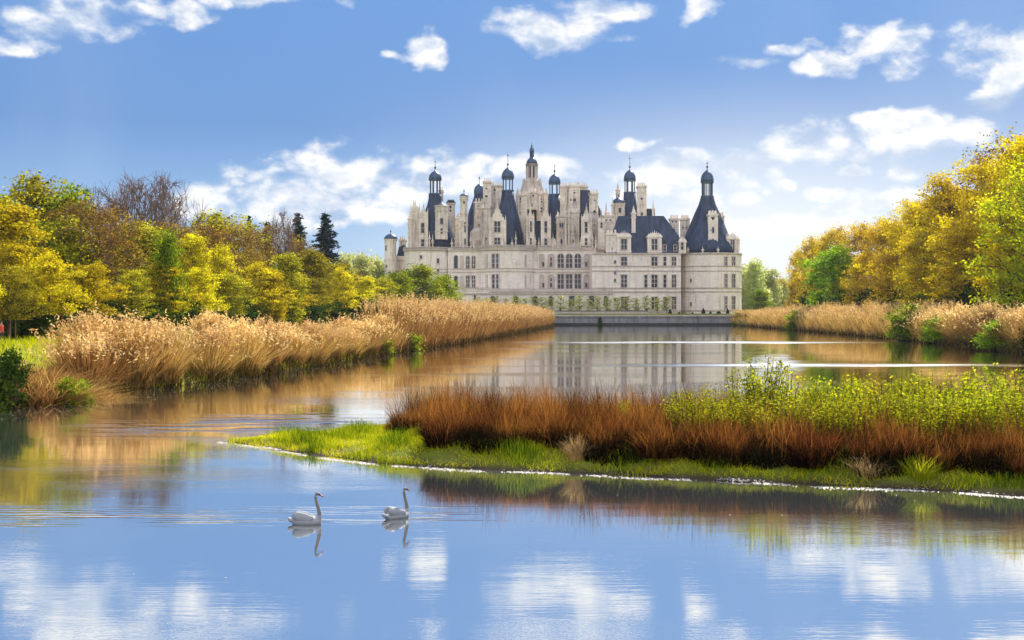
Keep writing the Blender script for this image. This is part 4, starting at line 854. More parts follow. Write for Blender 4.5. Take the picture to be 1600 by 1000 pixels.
# --- right bank: tall golden trees
RW = [('oak0', 1612, 192, 214, 'tallest golden oak cut by the right edge of the photo', 1.0), ('oak1', 1545, 212, 254, 'great golden oak second from the right edge', 1.0), ('oak2', 1478, 234, 282, 'golden oak with a ragged top left of the great oak', 1.05), ('oak0', 1425, 256, 316, 'golden oak where the tree line steps down to the amber trees', 1.05),
    ('fresh0', 1640, 172, 255, 'bright lime green tree at the right edge', 1.15), ('brown1', 1574, 226, 226, 'twiggy brown treetop above the lime green tree', 1.15), ('oak1', 1508, 205, 345, 'low bright yellow tree in front of the great oak', 1.3), ('oak2', 1445, 228, 362, 'low golden tree under the ragged oak', 1.2), ('oak0', 1580, 186, 330, 'low golden oak beside the lime yellow tree', 1.2),
    ('amber0', 1388, 280, 348, 'amber tree next to the stepped oak', 1.0), ('amber1', 1345, 302, 356, 'amber tree behind the bright green tree', 1.0), ('amber2', 1302, 328, 360, 'round amber tree above the bright green tree', 1.0), ('amber0', 1270, 348, 372, 'amber tree second from the castle end of the right bank', .9), ('amber1', 1250, 368, 396, 'last amber tree at the castle end of the right bank', .8),
    ('green1', 1302, 300, 390, 'bright green tree among amber trees on the right bank', 1.3), ('amber2', 1350, 282, 398, 'low tawny tree right of the bright green tree', 1.1), ('amber1', 1395, 256, 392, 'low amber tree below the stepped oak', 1.1), ('yellow0', 1320, 296, 432, 'small yellow tree at the foot of the bright green tree', .9),
    ('oak2', 1590, 235, 270, 'golden treetop filling the gap between the two tallest oaks', 1.1), ('oak1', 1500, 262, 300, 'golden treetop behind the ragged oak', 1.1), ('amber2', 1440, 290, 325, 'amber treetop behind the stepped oak', 1.1), ('oak0', 1700, 190, 190, 'golden oak beyond the right edge of the photo', 1.1)]
for k, px, Y, tp, lab, ws in RW: place(k, px, Y, tp, lab, 'tree', 'tall trees on the right bank', ws)
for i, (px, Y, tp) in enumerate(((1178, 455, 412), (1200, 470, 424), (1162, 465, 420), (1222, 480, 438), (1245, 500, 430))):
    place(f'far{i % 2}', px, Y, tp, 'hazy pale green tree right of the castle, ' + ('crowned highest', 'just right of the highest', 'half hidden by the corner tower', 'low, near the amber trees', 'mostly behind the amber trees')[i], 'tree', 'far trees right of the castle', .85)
place('green0', 1190, 440, 454, 'small bright green tree between castle and right bank', 'tree', None, 1.6)
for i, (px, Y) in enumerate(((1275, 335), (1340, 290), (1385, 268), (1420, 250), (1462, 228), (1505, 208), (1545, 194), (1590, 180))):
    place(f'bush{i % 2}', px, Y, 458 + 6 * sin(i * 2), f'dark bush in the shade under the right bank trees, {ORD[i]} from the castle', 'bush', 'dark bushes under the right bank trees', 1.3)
# --- saplings on the quay terrace
for i, px in enumerate((745, 759, 773, 790, 806, 819, 834, 847, 861, 876, 891, 905, 920, 934, 949, 965, 980, 994, 1010, 1027, 1042)):
    place(f'sap{i % 2}', px, 391.5 + (i % 3) * .6, 463.5 + 2.5 * sin(i * 2.7), f'pale green sapling in front of the castle, {ORD[i]} from the left', 'young tree', 'row of saplings in front of the castle', 1.7 + .2 * sin(i * 1.9), zg=3.4)
# --- clipped topiary
def make_topiary():
    b = MB(); rng = random.Random(3)
    prof = [(.25, .0), (.75, .15), (.72, .6), (.55, 1.2), (.32, 1.8), (.08, 2.2)]; b.lathe(0, 0, prof, 14)
    b.v = [(x * rng.uniform(.85, 1.12), y * rng.uniform(.85, 1.12), z) for x, y, z in b.v]
    root = empty('topiary', (0, 0, 0)); b.build('crown', MT['leaf_dark'], root); t = MB(); t.lathe(0, 0, [(.08, -.3), (.08, .05)], 6); t.build('trunk', MT['bark'], root); root['h'] = 2.2
    return root
proto('topiary', make_topiary)
for i, px in enumerate((1047, 1061, 1082, 1099, 1110, 1123, 1137)):
    place('topiary', px, 390 + (i % 2), (482, 487, 487.5, 481, 486, 485.5, 481.5)[i], f'dark clipped topiary on the lawn before the corner tower, {ORD[i]} from the left', 'topiary', 'clipped topiary on the quay lawn', (1, 2.0, 2.2, 1, 1.6, 2.6, .9)[i], zg=3.4)

# ------------------------------------------------------------------ reeds, sedge, grass
def blades(rng, base, h, lean, width, seg=3, curve=1.0):
    """tapered bent strips: base (n,3), h (n,), lean (n,2)"""
    n = len(base); a = rng.uniform(0, 2 * pi, n); side = np.stack([np.cos(a), np.sin(a), np.zeros(n)], 1) * width[:, None] / 2
    rows = []
    for k in range(seg + 1):
        t = k / seg; p = base + np.stack([lean[:, 0] * t ** (1 + curve), lean[:, 1] * t ** (1 + curve), h * t * (1 - .12 * t * np.hypot(lean[:, 0], lean[:, 1]) / np.maximum(h, .1))], 1); w = 1 - .75 * t ** 1.5
        rows.append(p - side * w); rows.append(p + side * w)
    V = np.stack(rows, 1).reshape(-1, 3); b0 = (np.arange(n) * 2 * (seg + 1))[:, None, None]; q = np.array([[2 * k, 2 * k + 1, 2 * k + 3, 2 * k + 2] for k in range(seg)])[None]
    tip = rows[-1] * .5 + rows[-2] * .5
    return V, (b0 + q).reshape(-1, 4), tip, 2 * (seg + 1)
def reed_geometry(rng, base, h, outward, width=.042, plume=.24, bushy=.6):
    n = len(base); lean = outward * rng.uniform(.2, 1.0, (n, 1)) + rng.normal(size=(n, 2)) * .30 * (h[:, None] / 4); V, Fq, tip, k = blades(rng, base, h, lean, np.full(n, width) * rng.uniform(.7, 1.3, n))
    tint = np.repeat(np.clip(rng.normal(.45, .22, n), 0, 1), k)
    sel = rng.uniform(size=n) < plume * np.clip((h / np.quantile(h, .9) - .62) * 4, .10, 1.5); tp = tip[sel]; m_ = 5; C = np.repeat(tp, m_, 0); tt = np.tile(np.linspace(-.25, .55, m_), len(tp))
    d = np.stack([lean[sel][:, 0] * .3 + .05, lean[sel][:, 1] * .3, np.full(len(tp), .75)], 1); C = C + np.repeat(d, m_, 0) * tt[:, None] + rng.normal(size=C.shape) * .045
    PV, PF = leaf_quads(C, None, .25, rng, -.8, .40); pt = np.repeat(np.clip(rng.normal(.5, .22, len(C)), 0, 1), 4)
    # long leaves half way up the stems
    q = rng.uniform(size=n) < bushy; bb = base[q] + np.stack([lean[q][:, 0] * .2, lean[q][:, 1] * .2, h[q] * rng.uniform(.1, .6, q.sum())], 1); nl = rng.normal(size=(q.sum(), 2)) * .45
    LV, LF, _, k2 = blades(rng, bb, rng.uniform(.3, .9, q.sum()), nl, np.full(q.sum(), width * 1.2), 2, .6); lt = np.repeat(np.clip(rng.normal(.5, .2, q.sum()), 0, 1), k2)
    return V, Fq, tint, PV, PF, pt, LV, LF, lt
def reed_mesh(geo, names=('stems', 'plumes')):
    V, Fq, tint, PV, PF, pt, LV, LF, lt = geo
    a = np_mesh('stems', np.concatenate([V, LV]), np.concatenate([Fq, LF + len(V)]), [MT['reed']], np.concatenate([tint, lt])); b = np_mesh('plumes', PV, PF, [MT['plume']], pt); return a, b
def make_reed(seed, n=1700, L=2.2, D=1.2, h=3.6):
    rng = np.random.default_rng(seed); r = np.sqrt(rng.uniform(0, 1, n)); a = rng.uniform(0, 2 * pi, n); x, y = L * r * np.cos(a), D * r * np.sin(a); base = np.stack([x, y, np.full(n, -.5)], 1)
    hh = h * (1 - .42 * r ** 2.5) * rng.normal(1, .09, n) + .5; out = np.stack([x / L, y / D], 1) * 2.3 * r[:, None] ** 1.5
    hh *= 1 + .13 * np.sin(x * 2.1 + seed) + .08 * np.sin(x * 5.3 + y * 3); root = empty('reed_clump', (0, 0, 0)); a_, b_ = reed_mesh(reed_geometry(rng, base, hh, out)); link('stems', a_, root); link('plumes', b_, root); root['h'] = h + .4; return root
for i in range(4): proto(f'reed{i}', lambda i=i: make_reed(200 + i))
def bank_x(Y, side):
    pts = [(61, -24.5), (90, -18), (133, -13.3), (168, -8.4), (255, 1.0), (355, 10.7), (384, 11.9)] if side < 0 else [(60, 48), (100, 50), (137, 54.9), (204, 61.3), (300, 65), (384, 66.2)]
    return float(np.interp(Y, [p[0] for p in pts], [p[1] for p in pts]))
def place_reed(i, x, Y, top, label, group, ws=1.0, rz=1.45):
    global used_n
    pr = PROTO[f'reed{i % 4}']
    if pr[1] is None: pr[1] = pr[0](); o = pr[1]
    else: o = dup(pr[1])
    z = max(0, hz(x, Y)); s = (top - z) / o['h']; o.location = (x, Y, z); o.scale = (ws, ws, s); o.rotation_euler = (0, 0, rz + (i % 3) * .25 + (pi if i % 2 else 0)); tag(o, label, 'reeds', group); return o
GR = 'tall dry reed clumps on the near left bank'
# (px of the clump, depth, height of the tops in the photo)
LR = [(0, 72, 526), (0, 76, 507), (0, 79.5, 512), (0, 86.5, 524), (0, 91.5, 505), (0, 96.5, 508), (0, 103.5, 522), (0, 109.5, 512), (0, 115.5, 510), (0, 123.5, 518), (0, 130, 508), (0, 138, 500)]
for i, (px, Y, tp) in enumerate(LR):
    x = bank_x(Y, -1) - 1.6 ; place_reed(i, x, Y, Z(tp, Y), f'tan reed clump with feathery tops on left bank, {ORD[i]} from the near end', GR, 1.05 + .1 * sin(i * 2))
    # a second stand a little inland closes the gaps
RB = 'dry reed clumps behind the waterside clumps on the left'
for i, (px, Y, tp) in enumerate(((0, 76.5, 502), (0, 93, 500), (0, 112, 508), (0, 133, 502))):
    x = bank_x(Y, -1) - 4.4; place_reed(i + 2, x, Y, Z(tp, Y), f'tan reed clump set back from the left waterside, {ORD[i]} from the near end', RB, 1.1)
GR2 = 'reed clumps on the near right bank'
for i, Y in enumerate((128, 137, 147, 158, 170, 183)):
    x = bank_x(Y, 1) + 2.2; place_reed(i, x, Y, Z(484 - 5 * sin(i * 2.2), Y), f'tan reed clump on right bank, {ORD[i]} from the right edge of the photo', GR2, 1.45, -1.5)
def reed_bed(name, side, Y0, Y1, n, topf, seed):
    rng = np.random.default_rng(seed); Y = Y0 + (Y1 - Y0) * rng.uniform(0, 1, n) ** .85; d = rng.uniform(-.2, 5.5, n); x = np.array([bank_x(y, side) for y in Y]) + side * d; z = np.maximum(height(x, Y), 0) - .2
    top = np.array([topf(y) for y in Y]) * (1 + .09 * np.sin(Y * .35) + .08 * np.sin(Y * .83 + 1) + .06 * np.sin(Y * .17)); hh = np.maximum(1.2, (top - z) * rng.normal(1, .09, n) * np.where(d < 2.4, .60 + .40 * np.maximum(0, d) / 2.4, 1)); out = np.stack([np.where(d < 2.2, -side * 1.5, 0), .7 * np.sin(Y * .83)], 1)
    a_, b_ = reed_mesh(reed_geometry(rng, np.stack([x, Y, z], 1), hh, out, .09, .6, .5)); root = empty(name, (bank_x((Y0 + Y1) / 2, side), (Y0 + Y1) / 2, 0))
    for nm, me in (('stems', a_), ('plumes', b_)): o = link(nm, me, root); o.location = -root.location
    return root
rb = reed_bed('reed_bed', -1, 136, 382, 15000, lambda y: Z(np.interp(y, [136, 150, 170, 220, 355, 384], [494, 478, 479, 483, 486, 488]), y), 301)
tag(rb, 'unbroken bed of dry tan reeds along the far left bank', 'reeds', None, 'stuff')
rb = reed_bed('reed_bed', 1, 176, 384, 13000, lambda y: Z(np.interp(y, [176, 250, 330, 384], [484, 484, 486, 490]), y), 302)
tag(rb, 'unbroken bed of dry tan reeds along the far right bank', 'reeds', None, 'stuff')

# sedge tussocks on the grassy spit
def make_tussock(seed, mat='sedge', n=1700, h=1.35, rad=.60, w=.014, name='sedge_tussock', sp=.22):
    rng = np.random.default_rng(seed); r = np.sqrt(rng.uniform(0, 1, n)); a = rng.uniform(0, 2 * pi, n); x, y = rad * r * np.cos(a) + rng.normal(0, .05, n), rad * r * np.sin(a) + rng.normal(0, .05, n)
    base_shade = rng.uniform(size=n) < (.5 if mat == 'sedge' else 0); hh = h * rng.normal(.84, .15, n) * (1 - .22 * r ** 2) * (1 + .12 * np.sin(x * 7 + seed)); hh = np.where(base_shade, h * rng.uniform(.2, .6, n), hh)  # half the sedge blades are short and dark, painting shade at the base
    lean = np.stack([np.cos(a), np.sin(a)], 1) * (r * sp)[:, None] * rng.uniform(.2, 1.4, (n, 1)) + rng.normal(size=(n, 2)) * .24
    broken = rng.uniform(size=n) < .08; lean[broken] *= 2.4; hh[broken] *= .7
    V, Fq, tip, k = blades(rng, np.stack([x, y, np.full(n, -.1)], 1), hh, lean, np.full(n, w) * rng.uniform(.7, 1.5, n) * np.where(base_shade, 2.2, 1), 3, .9)
    tint = np.where(base_shade, rng.uniform(0, .12, n), np.clip(rng.normal(.52, .24, n), 0, 1))
    o = link(name, np_mesh(name, V, Fq, [MT[mat]], np.repeat(tint, k))); o['h'] = h; return o
for i in range(4): proto(f'sedge{i}', lambda i=i: make_tussock(400 + i))
proto('tuft', lambda: make_tussock(410, 'leaf_shrub', 500, .7, .35, .018, 'grass_tuft'))
proto('ptuft', lambda: make_tussock(411, 'plume', 500, .7, .28, .016, 'grass_tuft'))
def place_t(key, px, Y, top, label, cat, group, ws=1.0):
    return place(key, px, Y, top, label, cat, group, ws)
frontY = lambda px: float(np.interp(px, [600, 700, 900, 1100, 1300, 1600, 1700], [47.5, 40.6, 38.8, 37.1, 36.0, 33.8, 33.1]))
GS = 'rust brown sedge tussocks along the front of the spit'
fp = [px + int(15 * sin(k * 4.7)) for k, px in enumerate(range(618, 1640, 41))]
for i, px in enumerate(fp):
    Y = frontY(px) + .5 + .4 * sin(i * 2.3); tp = float(np.interp(px, [600, 700, 1000, 1200, 1600], [650, 640, 650, 660, 682])) + 13 * sin(i * 1.9)
    place_t(f'sedge{i % 4}', px, Y, tp, f'rust brown sedge tussock in the front row on the spit, {ORD[i]} from the left', 'sedge', GS, 1.2 + .3 * sin(i * 3.3))
GS2 = 'rust brown sedge tussocks behind the front row'
for i, px in enumerate(range(632, 1650, 42)):
    Y = frontY(px) + 2.6 + .6 * sin(i * 1.3); tp = float(np.interp(px, [600, 700, 1000, 1200, 1600], [636, 630, 634, 646, 668])) + 6 * sin(i * 2.7)
    place_t(f'sedge{(i + 2) % 4}', px, Y, tp, f'rust brown sedge tussock in the back row on the spit, {ORD[i]} from the left', 'sedge', GS2, 1.25)
proto('ttuft', lambda: make_tussock(412, 'reed', 900, .9, .5, .022, 'grass_tuft', .7))
for i, (px, Y, tp) in enumerate(((62, 64.5, 583), (84, 66, 576), (45, 66, 566), (150, 68.5, 600), (70, 68, 560))): place_t('ttuft', px, Y, tp, f'tan dry grass tuft on the near left bank, {ORD[i]} from the dark bush', 'grass tuft', 'tan grass tufts at the near end of the left bank', 1.5)
place_t('tuft', 654, 43.2, 660, 'yellow green grass tuft in front of the leftmost sedge', 'grass tuft', 'grass tufts on the spit', 1.0)
place_t('ptuft', 901, 38.4, 672, 'straw coloured grass tuft in the dark gap of the sedge', 'grass tuft', 'grass tufts on the spit', .8)
place_t('ptuft', 1354, 35.3, 704, 'pale straw tuft at the foot of the sedge on the right', 'grass tuft', 'grass tufts on the spit', 1.2)
place_t('tuft', 1440, 34.6, 704, 'yellow grass tuft at the foot of the sedge at far right', 'grass tuft', 'grass tufts on the spit', .9)
# rust sedge mass filling the depth of the spit behind the tussocks
rng = np.random.default_rng(500)
def scatter(n, test, x0, x1, y0, y1):
    P = np.zeros((0, 2))
    while len(P) < n:
        q = np.stack([rng.uniform(x0, x1, n), rng.uniform(y0, y1, n)], 1); P = np.concatenate([P, q[test(q)]])
    return P[:n]
fy = lambda x: np.interp(x, [-6, -4.8, -2.1, 1.9, 5.5, 9, 13.5, 30], [49.5, 47.5, 40.6, 38.8, 37.1, 36.0, 33.8, 27.8])
P = scatter(32000, lambda q: (sdist(q, ISLAND) < -1.0) & (q[:, 1] > fy(q[:, 0]) + .15 + .5 * np.sin(q[:, 0] * 2.3) + .3 * np.sin(q[:, 0] * 5.1)) & (q[:, 1] < fy(q[:, 0]) + 12) & (q[:, 0] > -4.2 - .5 * np.sin(q[:, 1] * 1.3)), -6, 24, 28, 60)
n = len(P); z = height(P[:, 0], P[:, 1]); V, Fq, _, k = blades(rng, np.stack([P[:, 0], P[:, 1], z - .05], 1), np.abs(rng.normal(.98, .24, n)) * (1 + .22 * np.sin(P[:, 0] * 2.6 + P[:, 1]) + .12 * np.sin(P[:, 0] * 6.1)), rng.normal(size=(n, 2)) * .30, np.full(n, .017), 2, .8)
o = link('sedge_cover', np_mesh('sedge_cover', V, Fq, [MT['sedge']], np.repeat(np.clip(rng.normal(.48, .22, n) + .25 * np.sin(P[:, 0] * 1.9 + 1.3 * np.sin(P[:, 1])), 0, 1), k))); tag(o, 'low rust brown sedge covering the spit behind the tussocks', 'sedge', None, 'stuff')
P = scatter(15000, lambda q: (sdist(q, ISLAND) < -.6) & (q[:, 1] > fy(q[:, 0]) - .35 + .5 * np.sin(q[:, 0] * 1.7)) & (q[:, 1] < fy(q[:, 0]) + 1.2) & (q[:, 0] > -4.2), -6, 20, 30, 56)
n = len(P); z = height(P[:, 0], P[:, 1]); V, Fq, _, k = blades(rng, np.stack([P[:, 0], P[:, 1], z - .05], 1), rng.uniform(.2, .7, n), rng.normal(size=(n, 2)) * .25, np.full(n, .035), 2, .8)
o = link('shade_blades', np_mesh('shade_blades', V, Fq, [MT['shade_blade']], np.repeat(np.clip(np.abs(rng.normal(0, .25, n)), 0, 1), k))); tag(o, 'low dark blades painting in the shade at the foot of the sedge', 'shade_blades', None, 'stuff')
P = scatter(42000, lambda q: (sdist(q, ISLAND) < -.12) & (q[:, 1] < fy(q[:, 0]) + 2.2), -10.6, 22, 28, 56)
n = len(P); z = height(P[:, 0], P[:, 1]); cl = .5 + .5 * np.sin(P[:, 0] * 1.7 + 2 * np.sin(P[:, 1] * 1.1)) * np.sin(P[:, 1] * 1.9 + P[:, 0] * .6)
V, Fq, _, k = blades(rng, np.stack([P[:, 0], P[:, 1], z - .04], 1), (.07 + .34 * cl ** 1.6) * rng.uniform(.5, 1.4, n), rng.normal(size=(n, 2)) * .11, np.full(n, .022), 2, .8)
o = link('grass', np_mesh('grass', V, Fq, [MT['grass']], np.repeat(np.clip(1.0 - .85 * cl + rng.normal(0, .17, n), 0, 1), k))); tag(o, 'fresh green grass along the low edge of the spit', 'grass', None, 'stuff')
# left bank: grass and low growth on the slope
def left_test(q): d = sdist(q, CANAL); return (d > .1) & (d < 26) & (q[:, 0] < 0)
P = scatter(26000, left_test, -60, 0, 60, 150)
n = len(P); z = height(P[:, 0], P[:, 1]); cl = .5 + .5 * np.sin(P[:, 0] * .5 + 2 * np.sin(P[:, 1] * .3)) * np.sin(P[:, 1] * .45)
V, Fq, _, k = blades(rng, np.stack([P[:, 0], P[:, 1], z - .05], 1), (.25 + .5 * cl) * rng.uniform(.5, 1.4, n), rng.normal(size=(n, 2)) * .2, np.full(n, .06), 2, .8)
o = link('grass', np_mesh('grass', V, Fq, [MT['grass']], np.repeat(np.clip(.75 - .4 * cl + rng.normal(0, .18, n), 0, 1), k))); tag(o, 'rough yellow green grass on the left bank', 'grass', None, 'stuff')
def edge_test(side):
    return lambda q: (lambda d: (d > -.5) & (d < 1.6) & (q[:, 0] * side > np.where(side < 0, -20, 40)) if side > 0 else (d > -.5) & (d < 1.6) & (q[:, 0] < 14))(sdist(q, CANAL))
P = np.concatenate([scatter(11000, edge_test(-1), -30, 14, 58, 380), scatter(7000, edge_test(1), 45, 70, 120, 382)])
n = len(P); z = np.maximum(height(P[:, 0], P[:, 1]), -.05)
V, Fq, _, k = blades(rng, np.stack([P[:, 0], P[:, 1], z - .05], 1), rng.uniform(.3, 1.3, n), rng.normal(size=(n, 2)) * .6, np.full(n, .07) * (.6 + P[:, 1] / 250), 2, .8)
o = link('bank_weeds', np_mesh('bank_weeds', V, Fq, [MT['weed']], np.repeat(np.clip(rng.normal(.4, .25, n), 0, 1), k))); tag(o, 'brown weeds darkened as painted shade, hanging over the waterline under the reeds', 'weeds', None, 'stuff')
# white shingle and scum along the front of the spit
edge = np.array([(-10.6, 46.6), (-8.2, 43.8), (-3.9, 39.4), (1.3, 37.5), (5.4, 36.1), (13.2, 33.0), (30, 27.5)]); seg = np.linalg.norm(np.diff(edge, axis=0), axis=1); cum = np.concatenate([[0], np.cumsum(seg)])
n = 6000; s_ = rng.uniform(0, cum[-1], n); ex, ey = np.interp(s_, cum, edge[:, 0]), np.interp(s_, cum, edge[:, 1]); ey = ey + rng.normal(-.30, .12, n) + .18 * np.sin(ex * 1.3) ; keep = np.sin(ex * 2.1) + np.sin(ex * 5.3 + 1) + rng.normal(0, .7, n) > -.45; ex, ey = ex[keep], ey[keep]; n = len(ex)
r_ = rng.uniform(.007, .026, n); an = rng.uniform(0, 6.28, n); ring_ = np.stack([np.stack([ex + r_ * 1.5 * np.cos(an + k * pi / 2), ey + r_ * 1.2 * np.sin(an + k * pi / 2), np.full(n, .004)], 1) for k in range(4)] , 1); ztop = np.maximum(height(ex, ey), 0.0)
ring_[:, :, 2] += ztop[:, None]; topv = np.stack([ex, ey, ztop + r_ * .8], 1)[:, None]
V = np.concatenate([ring_, topv], 1).reshape(-1, 3); b0 = (np.arange(n) * 5)[:, None, None]; T3 = (b0 + np.array([[0, 1, 4], [1, 2, 4], [2, 3, 4], [3, 0, 4]])[None]).reshape(-1, 3)
o = link('shore_pebbles', np_mesh('shore_pebbles', V, T3, [MT['foam']])); tag(o, 'white shingle line along the water edge of the spit', 'pebbles', None, 'stuff')
# bits floating on the water
def float_test(q):
    d = sdist(q, CANAL); i_ = sdist(q, ISLAND); return (d < -.3) & (i_ > .3)
P = np.concatenate([scatter(600, lambda q: float_test(q) & (sdist(q, CANAL) > -4.5) & (q[:, 0] < 0), -30, 10, 45, 160), scatter(40, float_test, -20, 20, 22, 37), scatter(300, float_test, -20, 50, 55, 200)])
n = len(P); r_ = rng.uniform(.008, .022, n) * (.5 + P[:, 1] / 60); V = np.stack([np.stack([P[:, 0] + r_ * 1.5 * a, P[:, 1] + r_ * 1.5 * b_, np.full(n, .006)], 1) for a, b_ in ((-1, 0), (0, -1), (1, 0), (0, 1))], 1).reshape(-1, 3)
o = link('floating_blossom', np_mesh('floating_blossom', V, np.arange(4 * n).reshape(n, 4), [MT['foam']])); tag(o, 'pale blossom and fluff floating on the canal', 'blossom', None, 'stuff')

# --- yellow green shrubs at the back of the spit
def make_shrub(seed, H=2.4, n_st=34, rad=.85):
    rng = np.random.default_rng(seed); segs, C = [], []
    for i in range(n_st):
        a = rng.uniform(0, 6.28); r0 = rng.uniform(0, .25); h = H * rng.uniform(.55, 1.0); p = np.array([r0 * cos(a), r0 * sin(a), -.1]); e = np.array([rad * rng.uniform(.2, 1) * cos(a), rad * rng.uniform(.2, 1) * sin(a), h]); m_ = p * .5 + e * .5 + rng.normal(size=3) * .08
        segs += [(p, m_, .014, .010), (m_, e, .010, .004)]; k = int(74 * h / H); t = rng.uniform(.12, 1, k)[:, None]; C.append(np.where(t < .5, p + (m_ - p) * t * 2, m_ + (e - m_) * (t * 2 - 1)) + rng.normal(size=(k, 3)) * .085)
    C = np.concatenate(C); V, Fq = seg_tubes(segs, 4); root = empty('shrub', (0, 0, 0)); link('stem', np_mesh('stem', V, Fq, [MT['bark']]), root); LV, LF = leaf_quads(C, None, .08, rng, .1); link('foliage', np_mesh('foliage', LV, LF, [MT['leaf_shrub']], np.repeat(np.clip(rng.normal(.5, .22, len(C)), 0, 1), 4)), root); root['h'] = H; return root
for i in range(4): proto(f'shrub{i}', lambda i=i: make_shrub(600 + i))
GSH = 'yellow green shrubs at the back of the spit'
SH = [(1062, 42.5, 610), (1095, 43, 602), (1128, 41.5, 596), (1160, 43, 574), (1188, 42, 554), (1218, 41.5, 566), (1250, 43, 582), (1284, 42, 586), (1318, 40.5, 584), (1352, 42, 586), (1388, 41, 580), (1424, 42, 588), (1460, 40, 576), (1498, 41.5, 572), (1535, 40, 580), (1572, 41.5, 566), (1606, 40, 570)]
for i, (px, Y, tp) in enumerate(SH): place(f'shrub{i % 4}', px, Y, tp, f'yellow green leafy shrub on the back of the spit, {ORD[i]} from the left', 'shrub', GSH, 1.25)
GSH2 = 'low shrubs in front of the taller shrubs on the spit'
for i, px in enumerate(range(1080, 1640, 37)): place(f'shrub{(i + 1) % 4}', px, 39.6 - (px - 1080) * .0035 + .5 * sin(i * 1.7), 618 + 6 * sin(i * 2.9) - (px - 1080) * .02, f'low yellow green shrub between tall shrubs and brown sedge, {ORD[i]} from the left', 'shrub', GSH2, 1.75)
place('shrub2', 976, 42, 618, 'single thin green shrub rising from the sedge left of the shrub bank', 'shrub', None, .4)
# --- bushes at the near end of the left bank and along the right bank
for key, px, Y, tp, lab, ws in (('bush0', 18, 63.5, 560, 'dark green bush at the left edge beside the water', .6), ('gbush0', 102, 64.5, 598, 'small green tuft bush at the waterline left of the reeds', .8), ('gbush1', 128, 66, 600, 'small dark green bush at the waterline under the reeds', .7), ('bush1', -30, 60, 562, 'dark bush cut by the left edge of the photo', 1.0)):
    place(key, px, Y, tp, lab, 'bush', 'bushes at the near end of the left bank', ws)
for i, (px, Y, tp, ws, k) in enumerate(((1352, 196, 484, 1.4, 'gbush0'), (1596, 135, 512, 1.1, 'bush0'), (1545, 148, 506, 1.5, 'gbush1'), (1425, 178, 500, 1.3, 'gbush1'), (1212, 292, 490, 1.3, 'gbush0'))):
    x = bank_x(Y, 1) + (.6 if k[0] == 'g' else 1.0)
    place(k, px, Y, tp, ('tall bright green bush splitting the right bank reeds', 'dark bush at the right edge of the right bank', 'olive green bush beside the dark right edge bush', 'small green bush at the foot of the right bank reeds', 'far green bush in the right bank reeds')[i], 'bush', 'bushes among the right bank reeds', ws, x=x)
for i, (px, Y, tp) in enumerate(((635, 146, 522), (586, 134, 532))):
    place('obush1', px, Y, tp, ('olive bush low in the reeds of the left bank', 'small olive bush at the waterline near the reed bend')[i], 'bush', 'bushes low in the left bank reeds', 1.2, x=bank_x(Y, -1) - .2)
b = empty('bush', (0, 0, 0)); COL.objects.unlink(b); bpy.data.objects.remove(b)
place('bush0', 938, 383.3, 497, 'dark ivy bush growing on the face of the quay wall', 'bush', None, .5, zg=.2)

# tree guard of stakes at the left edge
tg = empty('tree_guard', (X(14, 118), 118, hz(X(14, 118), 118)), 'brown wooden stakes with a rail around a young tree at the left edge', 'tree guard')
for dx, dy in ((-.75, 0), (-.05, .5), (.65, -.1)):
    b = MB(); b.lathe(dx, dy, [(.07, -.3), (.06, 3.0)], 7); b.build('stake', MT['wood'], tg)
b = MB(); b.tube([(-.75, 0, 2.9), (-.05, .5, 2.9), (.65, -.1, 2.9), (-.75, 0, 2.9)], [.05] * 4); b.build('rail', MT['wood'], tg)

# ------------------------------------------------------------------ swans
def mat_plain(name, col, rough=.5, amp=.12, scale=12):
    m, N, o = material(name); n = N.noise(coords(N), scale, 4); c = N.ramp(n, [(.3, tuple(v * (1 - amp) for v in col)), (.7, tuple(min(1, v * (1 + amp)) for v in col))]); principled(N, o, c, rough, .3, bump(N, n, .15, .01)); return m
SW = [mat_plain('white_plumage', (.33, .335, .35), .75, .08, 9), mat_plain('orange_bill', (.42, .10, .04), .4), mat_plain('black_face', (.015, .013, .012), .4), mat_plain('cream_neck_plumage', (.22, .19, .17), .8, .1)]
def spheroid(mb, c, r, tilt=0, n=18, m_=12):
    vs = []; ct, st = cos(tilt), sin(tilt)
    for i in range(m_ + 1):
        th = pi * i / m_
        for k in range(n):
            a = 2 * pi * k / n; x, y, z = r[0] * cos(th), r[1] * sin(th) * cos(a), r[2] * sin(th) * sin(a); vs.append((c[0] + x * ct - z * st, c[1] + y, c[2] + x * st + z * ct))
    mb.add(vs, [(i * n + k, (i + 1) * n + k, (i + 1) * n + (k + 1) % n, i * n + (k + 1) % n) for i in range(m_) for k in range(n)])
